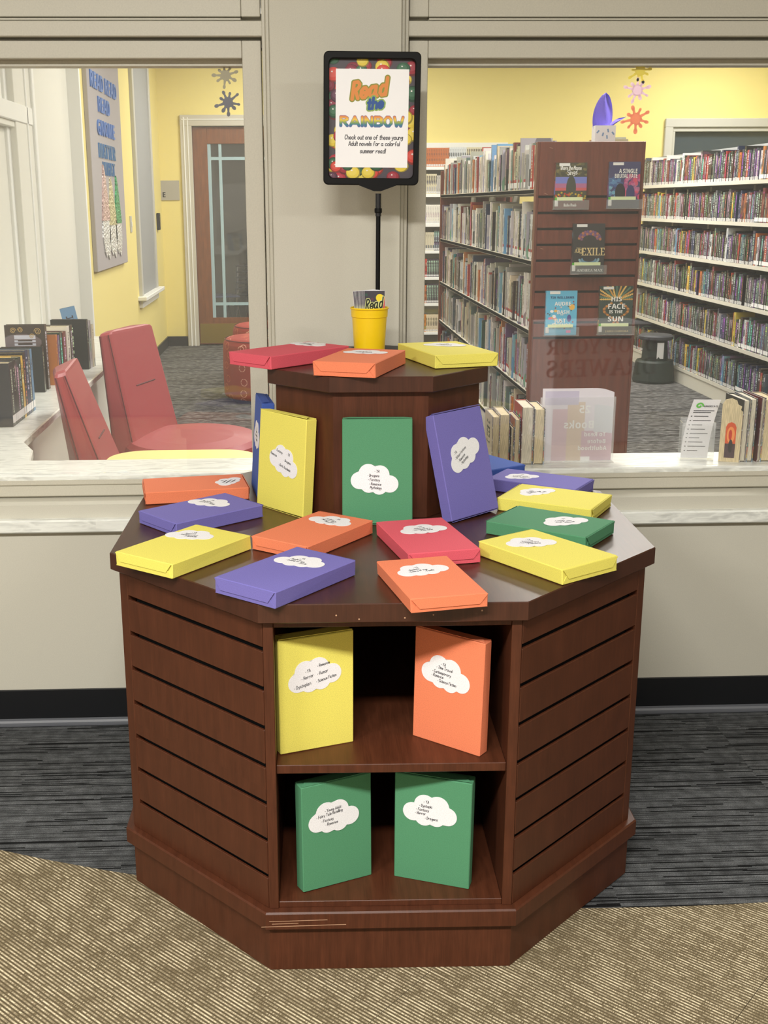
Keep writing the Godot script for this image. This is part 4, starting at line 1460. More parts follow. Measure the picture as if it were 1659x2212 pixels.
# ------------------------------------------------------------------ counter, chairs, ottomans
func make_counter():
	var t = thing("window_counter", "white marbled counter running under the windows and along the left wall", "counter", Vector3.ZERO)
	var b = MB.new()
	b.prism(PackedVector2Array([Vector2(-1.60, -1.184), Vector2(4.9, -1.184), Vector2(4.9, -1.375), Vector2(-0.945, -1.375), Vector2(-0.972, -1.53), Vector2(-1.03, -1.66), Vector2(-1.055, -4.6), Vector2(-1.60, -4.6)]), 0.677, 0.706, 0.004)
	put(b, "worktop", M.marble, t)
	b = MB.new()
	b.prism(PackedVector2Array([Vector2(-1.59, -1.66), Vector2(-1.10, -1.66), Vector2(-1.11, -4.55), Vector2(-1.59, -4.55)]), 0.0, 0.677, 0.002)
	put(b, "base", M.cream_wall, t)

func make_chairs():
	# two lounge chairs: a wedge back standing on the floor beside a round seat
	lounge("red vinyl lounge chair nearest the window, its seat hidden below the sill",
		[Vector3(-0.92, 0.885, -1.84), Vector3(-0.952, 0.88, -1.80), Vector3(-0.945, 0.89, -2.2), Vector3(-1.02, 0.86, -2.1)],
		[Vector3(-0.65, 0.05, -1.86), Vector3(-0.79, 0.05, -1.82), Vector3(-0.63, 0.05, -2.2), Vector3(-0.93, 0.05, -2.1)], Vector3(-0.42, 0.0, -2.24), 0.24, 0.40)
	lounge("red vinyl lounge chair with its round seat in view, behind the first red chair",
		[Vector3(-0.957, 0.893, -2.96), Vector3(-1.005, 0.885, -2.95), Vector3(-0.836, 0.878, -3.45), Vector3(-0.93, 0.87, -3.45)],
		[Vector3(-0.815, 0.05, -2.96), Vector3(-0.955, 0.05, -2.95), Vector3(-0.665, 0.05, -3.5), Vector3(-0.80, 0.05, -3.5)], Vector3(-0.635, 0.0, -3.075), 0.30, 0.43)
	# yellow table top just behind the window
	var t = thing("activity_table", "pale yellow table top peeping over the window counter", "table", Vector3(-0.545, 0, -1.66))
	var b = MB.new()
	var p := PackedVector2Array()
	for q in round_rect(0.50, 0.47, 0.13, 8):
		p.append(q)
	b.prism(p, 0.595, 0.622, 0.005)
	put(b, "tabletop", M.table_yellow, t)
	b = MB.new()
	b.tube([Vector3(0.0, 0.0, 0.0), Vector3(0.0, 0.595, 0.0)], 0.03, 16)
	put(b, "pedestal", M.chrome, t)
	b = MB.new()
	b.lathe([Vector2(0, 0), Vector2(0.2, 0), Vector2(0.2, 0.008), Vector2(0.04, 0.03), Vector2(0, 0.03)], 24)
	put(b, "foot", M.chrome, t)
	# two upholstered ottomans by the door
	for q in [["red patterned ottoman with ring and clover print, the nearer of the two by the pilaster", Vector3(-0.40, 0, -6.62), 0.33, 0.47], ["red patterned ottoman behind the other one, in front of the wooden door", Vector3(-0.40, 0, -7.55), 0.31, 0.47]]:
		var o = thing("ottoman", q[0], "ottoman", q[1], 0.0, "patterned ottomans")
		var r: float = q[2]
		var h: float = q[3]
		b = MB.new()
		b.lathe([Vector2(0, 0.0), Vector2(r - 0.05, 0.0), Vector2(r - 0.05, 0.03), Vector2(0, 0.03)], 32)
		put(b, "base", M.black_plastic, o)
		b = MB.new()
		var prof := [Vector2(0, 0.03), Vector2(r - 0.04, 0.03)]
		for i in 6:
			var a := -PI / 2 + PI / 2 * i / 5
			prof.append(Vector2(r - 0.03 + 0.03 * cos(a), 0.06 + 0.03 * sin(a)))
		prof.append(Vector2(r + 0.004, h * 0.55))
		for i in 7:
			var a := PI / 2 * i / 6
			prof.append(Vector2(r - 0.06 + 0.06 * cos(a), h - 0.06 + 0.06 * sin(a)))
		prof.append(Vector2(r * 0.5, h + 0.012))
		prof.append(Vector2(0, h + 0.016))
		b.lathe(prof, 48)
		# print runs round the side and on over the top
		for i in b.uv.size():
			var p3: Vector3 = b.v[i]
			if p3.y > h - 0.01:
				b.uv[i] = Vector2(p3.x * 1.0 + 0.5, p3.z * 2.0 + 0.5)
			else:
				b.uv[i] = Vector2(b.uv[i].x * 2.0, p3.y * 2.0)
		put(b, "cushion", M.ottoman, o)
		b = MB.new()
		b.lathe([Vector2(r - 0.012, h - 0.016), Vector2(r - 0.010, h - 0.012), Vector2(r - 0.014, h - 0.009)], 48)
		put(b, "piping", M.seam, o)

# tops and bottoms: near inner, near outer, far inner, far outer
func lounge(label: String, top: Array, bot: Array, seat: Vector3, r: float, h: float):
	var t = thing("lounge_chair", label, "chair", seat, 0.0, "red lounge chairs")
	var b = MB.new()
	b.xf = Transform3D(Basis.IDENTITY, -seat)
	var rows := []
	var n := 8
	for i in n + 1:
		var k := float(i) / n
		# a soft outline: the four uprights bow a little
		var row := []
		for q in 4:
			var p: Vector3 = bot[q].lerp(top[q], k)
			row.append(p)
		rows.append(row)
	# round the corners: each ring gets short chamfers
	var rings := []
	for row in rows:
		var order := [row[0], row[2], row[3], row[1]]
		var ring := []
		for q in 4:
			var p: Vector3 = order[q]
			var prev: Vector3 = order[(q + 3) % 4]
			var next: Vector3 = order[(q + 1) % 4]
			var e := 0.022
			var a := p.move_toward(prev, minf(e, p.distance_to(prev) * 0.3))
			var c := p.move_toward(next, minf(e, p.distance_to(next) * 0.3))
			ring.append(a)
			ring.append(a.lerp(c, 0.3).lerp(p, 0.45))
			ring.append(a.lerp(c, 0.7).lerp(p, 0.45))
			ring.append(c)
		rings.append(ring)
	# crown: the last ring steps in and up
	var mid := Vector3.ZERO
	for p in rings[n]:
		mid += p / rings[n].size()
	for s in [[0.93, 0.010], [0.75, 0.016]]:
		var ring := []
		for p in rings[n]:
			ring.append(mid + (p - mid) * s[0] + Vector3(0, s[1], 0))
		rings.append(ring)
	for i in rings.size() - 1:
		for q in rings[i].size():
			var q2: int = (q + 1) % rings[i].size()
			var c := Vector3.ZERO
			for p in rings[i]:
				c += p / rings[i].size()
			b.quad_out(b.xf.affine_inverse() * (b.xf * rings[i][q]), rings[i][q2], rings[i + 1][q2], rings[i + 1][q], c + Vector3(0, -0.01, 0))
	var last: Array = rings[rings.size() - 1]
	for q in last.size():
		b.tri_out(mid + Vector3(0, 0.017, 0), last[q], last[(q + 1) % last.size()], mid - Vector3(0, 0.1, 0))
	put(b, "backrest", M.vinyl, t)
	# welts down the edges and the pull line across the back
	for q in [0, 1]:
		b = MB.new()
		b.xf = Transform3D(Basis.IDENTITY, -seat)
		var a: Vector3 = top[q]
		var z: Vector3 = bot[q]
		var out := Vector3(0.0, 0.0, 0.001) + Vector3(0.004 if q == 0 else -0.004, 0, 0.004)
		b.tube([a.lerp(top[1 - q], 0.16) + Vector3(0, 0.001, 0) + out * 0.4, z.lerp(bot[1 - q], 0.08) + out * 0.4], 0.0022, 6)
		put(b, "seam", M.seam, t)
	b = MB.new()
	b.xf = Transform3D(Basis.IDENTITY, -seat)
	var m0: Vector3 = bot[0].lerp(top[0], 0.72).lerp(bot[2].lerp(top[2], 0.72), 0.30)
	var m1: Vector3 = bot[0].lerp(top[0], 0.72).lerp(bot[2].lerp(top[2], 0.72), 0.72)
	b.tube([m0, m1], 0.003, 6)
	put(b, "stitch_line", M.seam, t)
	b = MB.new()
	b.lathe([Vector2(0, 0.06), Vector2(r - 0.012, 0.06), Vector2(r, 0.08), Vector2(r + 0.004, h - 0.05), Vector2(r, h - 0.02), Vector2(r - 0.02, h), Vector2(r * 0.6, h + 0.008), Vector2(0, h + 0.010)], 48)
	for i in b.v.size():
		b.v[i].z *= 1.12
	put(b, "seat", M.vinyl, t)
	b = MB.new()
	b.lathe([Vector2(0, 0), Vector2(r - 0.05, 0), Vector2(r - 0.05, 0.06), Vector2(0, 0.06)], 32)
	put(b, "base", M.black_plastic, t)

# ------------------------------------------------------------------ library books
var book_meshes := {}
var sticker_mesh := {}

# a bound book standing upright: spine towards +x, thickness along z, base at y = 0, spine face at x = 0
func book_parts(cell: int, h: float, d: float, t: float, plain := false) -> Array:
	var key := "%d %.3f %.3f %.3f %s" % [cell, h, d, t, plain]
	if book_meshes.has(key):
		return book_meshes[key]
	var u0 := (cell % 16) / 16.0
	var v0 := float(cell / 16) / 4.0
	var b = MB.new()
	cover_shape(b, u0, v0, h, d, t, false, plain)
	var p = MB.new()
	p.cbox(Vector3(-d / 2 + 0.0015, h / 2, 0), Vector3(d - 0.007, h - 0.006, t - 0.004))
	var l = MB.new()
	var y := 0.012
	l.quad(Vector3(0.0006, y + 0.026, t / 2 - 0.0008), Vector3(0.0006, y + 0.026, -t / 2 + 0.0008), Vector3(0.0006, y, -t / 2 + 0.0008), Vector3(0.0006, y, t / 2 - 0.0008))
	l.quad(Vector3(0.0, y, t / 2 - 0.0008), Vector3(0.0, y, -t / 2 + 0.0008), Vector3(0.0006, y, -t / 2 + 0.0008), Vector3(0.0006, y, t / 2 - 0.0008))
	book_meshes[key] = [b.mesh(), p.mesh(), l.mesh()]
	return book_meshes[key]

func cover_shape(b: MB, u0: float, v0: float, h: float, d: float, t: float, label := false, plain := false):
	# spine wears its design; the boards take a strip of it
	var bottom := 1.0 if label else 0.86
	b.quad(Vector3(0, h, t / 2), Vector3(0, h, -t / 2), Vector3(0, 0, -t / 2), Vector3(0, 0, t / 2), Rect2(u0, v0, 1.0 / 16.0, 0.25 * bottom))
	var side := Rect2(u0 + 0.0006, v0 + 0.002, 0.0005, 0.1) if plain else Rect2(u0 + 0.004, v0 + 0.004, 0.055, 0.25 * 0.5)
	b.quad(Vector3(-d, h, t / 2), Vector3(0, h, t / 2), Vector3(0, 0, t / 2), Vector3(-d, 0, t / 2), side)
	b.quad(Vector3(0, h, -t / 2), Vector3(-d, h, -t / 2), Vector3(-d, 0, -t / 2), Vector3(0, 0, -t / 2), side)
	var e := 0.0022
	var tiny := Rect2(u0 + 0.0006, v0 + 0.002, 0.0005, 0.1)
	for s in [1, -1]:
		# board edges seen from above and from the front
		var z0: float = s * t / 2
		var z1: float = s * (t / 2 - e)
		b.quad_out(Vector3(0, h, z0), Vector3(-d, h, z0), Vector3(-d, h, z1), Vector3(0, h, z1), Vector3(0, 0, 0))
		b.quad_out(Vector3(-d, h, z0), Vector3(-d, 0, z0), Vector3(-d, 0, z1), Vector3(-d, h, z1), Vector3(0, h / 2, 0))
	b.quad(Vector3(-e, h, -t / 2), Vector3(0, h, -t / 2), Vector3(0, h, t / 2), Vector3(-e, h, t / 2), tiny)

func book(label: String, group: String, cell: int, h: float, d: float, t: float, f: Transform3D, cream := false, sticker := true, plain := false) -> Node3D:
	var o = thing("library_book", label, "book", Vector3.ZERO, 0.0, group)
	o.transform = f
	var q = book_parts(cell, h, d, t)
	put(q[0], "cover", M.spines, o)
	put(q[1], "pages", M.page_cream if cream else M.page, o)
	if sticker:
		put(q[2], "spine_label", M.label_white, o)
	return o

const ORD := ["first", "second", "third", "fourth", "fifth", "sixth", "seventh", "eighth", "ninth", "tenth", "eleventh", "twelfth", "thirteenth", "fourteenth", "fifteenth", "sixteenth", "seventeenth", "eighteenth", "nineteenth", "twentieth"]
func ordinal(k: int) -> String:
	if k < 20:
		return ORD[k]
	var tens := ["", "", "twenty", "thirty", "forty", "fifty"]
	var tenth := ["", "", "twentieth", "thirtieth", "fortieth", "fiftieth"]
	var n := k + 1
	if n % 10 == 0:
		return tenth[n / 10]
	return tens[n / 10] + "-" + ORD[n % 10 - 1]

const SHELF_WORD := ["top", "second", "third", "fourth", "fifth", "bottom"]

func make_ranges():
	# ---- double-faced range standing end-on to the window, its slatted end panel towards us
	var r = thing("book_range", "double sided book range of cream shelves behind the mahogany end panel", "bookshelf", Vector3(1.21, 0, -5.45))
	var z0 := -7.27
	var z1 := -3.66
	var edges := [1.461, 1.13, 0.80, 0.50, 0.19]
	for y in edges:
		for s in [-1, 1]:
			var b = box(Vector3(s * 0.012, y, z0 + 5.45), Vector3(s * 0.252, y + 0.02, z1 + 5.45), 0.001)
			b.cbox(Vector3(s * 0.2505, y + 0.011, (z0 + z1) / 2 + 5.45), Vector3(0.003, 0.022, z1 - z0), 0.0)
			put(b, "shelf", M.shelf_metal, r)
	for k in 5:
		var z := lerpf(z0, z1, k / 4.0) + 5.45
		put(box(Vector3(-0.02, 0, z - 0.02), Vector3(0.02, 1.62, z + 0.02), 0.002), "upright", M.shelf_metal, r)
	for s in [-1, 1]:
		put(box(Vector3(s * 0.02, 0.0, z0 + 5.45), Vector3(s * 0.25, 0.19, z1 + 5.45), 0.002), "kick_base", M.shelf_metal, r)
	put(box(Vector3(-0.255, 0, z0 + 5.42), Vector3(0.255, 1.66, z0 + 5.45), 0.002), "end_board", M.wood_end, r)
	# end panel: slatwall
	var e = thing("end_panel", "reddish mahogany slatted end panel facing the window with five books on show", "end panel", Vector3(1.209, 0, -3.60))
	var w := 0.253
	put(box(Vector3(-w, 0.02, -0.05), Vector3(w, 1.693, -0.02), 0.002), "back_board", M.wood_end, e)
	put(box(Vector3(-w + 0.012, 0.70, -0.0215), Vector3(w - 0.012, 1.46, -0.0195)), "slot_lining", M.slot, e)
	for s in [-1, 1]:
		put(box(Vector3(s * w, 0.02, -0.022), Vector3(s * (w - 0.0125), 1.693, 0), 0.0015), "stile", M.wood_end, e)
	var top := 1.693
	for k in 11:
		var y := 1.4465 - 0.0731 * k if k < 10 else 0.02
		put(box(Vector3(-w + 0.0128, y + (0.0055 if k < 10 else 0.0), -0.0075), Vector3(w - 0.0128, top, 0), 0.0012), "slat", M.wood_end, e)
		top = y - 0.0055
	for q in [Vector3(-0.19, 1.665, 0.0004), Vector3(-0.205, 1.46, 0.0004), Vector3(-0.215, 1.21, 0.0004)]:
		var b = MB.new()
		b.cbox(q, Vector3(0.016, 0.0018, 0.0006), 0.0, Basis(Vector3.BACK, -0.3))
		put(b, "scratch", M.chip, e)
	# ---- wall range along the right-hand side
	var wr = thing("book_range", "long cream book range down the side of the aisle beyond the end panel", "bookshelf", Vector3(3.05, 0, -7.0))
	var wy := [1.535, 1.258, 0.978, 0.70, 0.408, 0.105]
	var wz0 := -9.2
	var wz1 := -4.7
	for y in wy:
		var b = box(Vector3(-0.148, y, wz0 + 7.0), Vector3(0.148, y + 0.02, wz1 + 7.0), 0.001)
		b.cbox(Vector3(-0.149, y + 0.013, (wz0 + wz1) / 2 + 7.0), Vector3(0.003, 0.026, wz1 - wz0), 0.0)
		put(b, "shelf", M.shelf_metal, wr)
	put(box(Vector3(-0.145, 0, wz0 + 7.0), Vector3(0.145, 0.105, wz1 + 7.0), 0.002), "kick_base", M.shelf_metal, wr)
	put(box(Vector3(0.13, 0.1, wz0 + 7.0), Vector3(0.15, 1.82, wz1 + 7.0), 0.001), "back", M.shade_grey, wr)
	for k in 6:
		var z := wz0 + 7.0 + k * 0.9
		put(box(Vector3(0.08, 0.0, z - 0.02), Vector3(0.13, 1.80, z + 0.02), 0.002), "upright", M.shelf_metal, wr)
	# shelf brackets show as pale wedges at the joints
	for k in 5:
		for y in wy:
			var z: float = wz0 + 7.0 + k * 0.9
			var b = MB.new()
			b.plate(PackedVector2Array([Vector2(-0.145, 0.0), Vector2(0.10, 0.0), Vector2(0.10, 0.17), Vector2(0.05, 0.17)]), -0.0015, 0.0015)
			var o = put(b, "bracket", M.shelf_metal, wr)
			o.position = Vector3(0, y + 0.02, z)
	# ---- comics shelves against the back wall
	var mr = thing("book_range", "white comics shelving against the yellow back wall, seen past the pilaster", "bookshelf", Vector3(1.35, 0, -9.84))
	var my := [1.735, 1.475, 1.19, 0.93, 0.67, 0.41, 0.12]
	for y in my:
		put(box(Vector3(-0.75, y, -0.14), Vector3(0.60, y + 0.03, 0.10), 0.002), "shelf", M.white_trim, mr)
	put(box(Vector3(-0.75, 0.0, -0.15), Vector3(0.60, 2.0, -0.13), 0.001), "back", M.white_trim, mr)
	for x in [-0.76, 0.05, 0.61]:
		put(box(Vector3(x - 0.012, 0.0, -0.14), Vector3(x + 0.012, 1.78, 0.10), 0.001), "upright", M.wood_end, mr)
	# ---- books. The nearest stand one by one, the rest of each row is one mass.
	var far = MB.new()
	far_row_boxes(far, my)
	# left face of the double range: spine towards -x
	for k in 5:
		var y: float = edges[k] + 0.0202
		var z := z1 - 0.012
		var n := 0
		while z > z0 + 0.04:
			var t := 0.014 + 0.026 * pow(rng.randf(), 1.4)
			var h := 0.19 + 0.055 * rng.randf() + (0.035 if rng.randf() < 0.28 else 0.0)
			if k == 0:
				h -= 0.01 + 0.015 * rng.randf()
			var d := 0.13 + 0.05 * rng.randf()
			var bright := rng.randf() < 0.60
			var cell: int = ([8, 9, 10, 8, 10, 4, 8][rng.randi() % 7] if bright else [0, 1, 2, 3, 5, 7, 11, 12, 13, 15, 6][rng.randi() % 11]) + 16 * (rng.randi() % 4)
			var inset := 0.006 + 0.05 * rng.randf() * rng.randf()
			var f := Transform3D(Basis(Vector3.UP, PI), Vector3(1.21 - 0.252 + inset, y, z - t / 2))
			if rng.randf() < 0.03:
				z -= 0.03
				continue
			if n < 30:
				var colour: String = SPINE_NAMES[cell % 16]
				book("%s book, %s shelf of the double sided range, %s from the mahogany end panel" % [colour, SHELF_WORD[k] if k < 4 else "bottom", ordinal(n)],
					"books on the near end of the double sided range", cell, snappedf(h, 0.012), snappedf(d, 0.02), snappedf(t, 0.004), f, bright)
				if n % 4 != 2:
					var last: Node3D = get_child(get_child_count() - 1)
					var tt := snappedf(t, 0.004)
					if not sticker_mesh.has(tt):
						var sb = MB.new()
						sb.quad(Vector3(0.0006, 0.052, tt / 2 - 0.0008), Vector3(0.0006, 0.052, -tt / 2 + 0.0008), Vector3(0.0006, 0.039, -tt / 2 + 0.0008), Vector3(0.0006, 0.039, tt / 2 - 0.0008))
						sticker_mesh[tt] = sb.mesh()
					put(sticker_mesh[tt], "genre_sticker", M.label_red if n % 9 != 4 else M.label_green, last)
			else:
				mass_book(far, cell, h, d, t, f)
			n += 1
			z -= snappedf(t, 0.004) + 0.0008
		# the far side of the same shelf, seen through the gaps and over the top
		z = z1 - (0.18 if k == 0 else 0.02)
		while z > z0 + 0.04:
			var t := 0.018 + 0.024 * rng.randf()
			mass_book(far, rng.randi() % 64, 0.20 + 0.05 * rng.randf(), 0.15, t, Transform3D(Basis.IDENTITY, Vector3(1.21 + 0.235, y, z - t / 2)))
			z -= t + 0.001
	# wall range: spine towards -x
	for k in 6:
		var y: float = wy[k] + 0.0202
		var z := -5.18
		var n := 0
		var since := 0
		while z > wz0 + 0.03:
			var t := 0.018 + 0.024 * rng.randf()
			var h := 0.185 + 0.03 * rng.randf() + (0.025 if rng.randf() < 0.12 else 0.0)
			var d := 0.135 + 0.03 * rng.randf()
			var pick := rng.randf()
			var cell: int = ([0, 1, 2, 3, 4, 0, 1, 6, 5, 4, 3, 2][rng.randi() % 12] if pick < 0.80 else [8, 10, 11, 12, 13, 14, 15, 7, 12, 5][rng.randi() % 10]) + 16 * (rng.randi() % 4)
			var f := Transform3D(Basis(Vector3.UP, PI), Vector3(2.905 + 0.006 + 0.006 * rng.randf(), y, z - t / 2))
			if n < 24:
				var colour: String = SPINE_NAMES[cell % 16]
				book("%s book, %s shelf of the aisle range, %s from its window end" % [colour, SHELF_WORD[k], ordinal(n)],
					"books at the window end of the aisle range", cell, snappedf(h, 0.012), snappedf(d, 0.02), snappedf(t, 0.004), f)
			else:
				mass_book(far, cell, h, d, t, f)
			n += 1
			since += 1
			z -= snappedf(t, 0.004) + 0.0008
			if rng.randf() < 0.02:
				z -= 0.05
	var o = put(far, "rows_of_books", M.spines)
	o.set_meta("kind", "stuff")
	tag(o, "farther rows of books filling the shelves down the aisle", "books")

func mass_book(b: MB, cell: int, h: float, d: float, t: float, f: Transform3D):
	b.xf = f
	cover_shape(b, (cell % 16) / 16.0, float(cell / 16) / 4.0, h, d, t, true)
	# page block, in the pale cell
	var top := Rect2(9 / 16.0 + 0.001, 0.001, 0.0008, 0.02)
	b.quad(Vector3(-d, h - 0.004, -t / 2), Vector3(-0.002, h - 0.004, -t / 2), Vector3(-0.002, h - 0.004, t / 2), Vector3(-d, h - 0.004, t / 2), top)
	b.quad(Vector3(-d, h - 0.004, -t / 2), Vector3(-d, h - 0.004, t / 2), Vector3(-d, 0.002, t / 2), Vector3(-d, 0.002, -t / 2), top)
	b.xf = Transform3D.IDENTITY

func far_row_boxes(b: MB, my: Array):
	# comics: whole series with matching spines
	for k in my.size():
		var y: float = my[k] + 0.0302
		var x := 0.62
		var run := 0
		var cell := 8
		var h := 0.18
		while x < 1.93:
			if run <= 0:
				run = rng.randi_range(8, 18)
				cell = [8, 10, 1, 9, 13, 12, 0][rng.randi() % 7] + 16 * (rng.randi() % 4)
				h = 0.175 + 0.02 * rng.randf()
			var t := 0.016
			mass_book(b, cell, h, 0.12, t, Transform3D(Basis(Vector3.UP, -PI / 2), Vector3(x + t / 2, y, -9.84 + 0.092)))
			x += t + 0.001
			run -= 1

# ------------------------------------------------------------------ books on show on the end panel
func cover_image(kind: int) -> Image:
	var im := Image.create(120, 168, false, Image.FORMAT_RGB8)
	var r := RandomNumberGenerator.new()
	r.seed = 900 + kind
	if kind == 0:
		im.fill(rgb(74, 72, 58))
		i_rect(im, 0, 52, 120, 30, rgb(120, 130, 206))
		i_rect(im, 0, 76, 120, 16, rgb(180, 110, 150))
		i_rect(im, 0, 92, 120, 10, rgb(206, 96, 100))
		for k in 60:
			i_disc(im, r.randf() * 120, r.randf() * 46, 6, 4, [rgb(64, 66, 48), rgb(96, 92, 62), rgb(120, 110, 70)][k % 3])
		i_disc(im, 60, 96, 19, 48, rgb(66, 70, 62))
		for k in 70:
			i_disc(im, r.randf() * 120, 108 + r.randf() * 40, 4, 3.4, [rgb(206, 170, 48), rgb(196, 52, 46), rgb(176, 150, 44), rgb(84, 84, 44)][k % 4])
		i_rect(im, 0, 140, 120, 28, rgb(104, 48, 44))
	elif kind == 1:
		im.fill(rgb(70, 70, 112))
		for k in 50:
			i_disc(im, r.randf() * 58, 60 + r.randf() * 76, 8, 7, [rgb(128, 186, 206), rgb(70, 96, 150), rgb(96, 140, 186)][k % 3], 0.8)
			i_disc(im, 62 + r.randf() * 58, 50 + r.randf() * 80, 8, 9, [rgb(226, 84, 112), rgb(176, 70, 130), rgb(206, 120, 160)][k % 3], 0.8)
		i_disc(im, 44, 112, 20, 34, rgb(34, 32, 46))
		i_disc(im, 84, 116, 17, 32, rgb(60, 60, 112))
		i_rect(im, 0, 140, 120, 28, rgb(70, 72, 88))
	elif kind == 2:
		im.fill(rgb(60, 58, 60))
		for k in 26:
			var a := PI * k / 25.0
			i_disc(im, 62 - cos(a) * (30 + 10 * (k % 2)), 52 - sin(a) * (18 + 8 * (k % 2)), 5, 5, [rgb(140, 92, 120), rgb(186, 120, 84), rgb(110, 84, 130)][k % 3])
			i_disc(im, 62 - cos(a) * (26 + 10 * (k % 2)), 120 + sin(a) * (12 + 6 * (k % 2)), 4, 4, [rgb(110, 150, 176), rgb(150, 186, 200)][k % 2])
	elif kind == 3:
		im.fill(rgb(104, 190, 226))
		for k in 16:
			i_disc(im, r.randf() * 120, 40 + r.randf() * 110, 3, 3, [rgb(150, 80, 90), rgb(90, 110, 120)][k % 2])
		for k in 9:
			i_disc(im, 14 + r.randf() * 26, 74 + r.randf() * 34, 7, 5, [rgb(240, 150, 186), rgb(250, 250, 250), rgb(240, 190, 110)][k % 3])
		i_disc(im, 90, 104, 8, 14, rgb(90, 84, 150))
		i_disc(im, 100, 62, 11, 11, rgb(244, 190, 90))
		i_rect(im, 80, 150, 18, 10, rgb(244, 140, 190))
	else:
		im.fill(rgb(58, 72, 66))
		for k in 15:
			var a := PI * k / 14.0
			for q in 9:
				i_disc(im, 60 + cos(a) * (20 + q * 7), 46 - sin(a) * (8 + q * 5.4), 3.4, 3.4, [rgb(214, 160, 80), rgb(96, 130, 110), rgb(240, 196, 110)][k % 3])
		for q in [-1, 1]:
			for k in 18:
				i_disc(im, 60 + q * (18 + 26 * sin(k * 0.33)), 60 + k * 5, 5, 4, [rgb(206, 140, 66), rgb(150, 96, 52)][k % 2])
		i_rect(im, 0, 134, 120, 34, rgb(66, 62, 60))
	return im

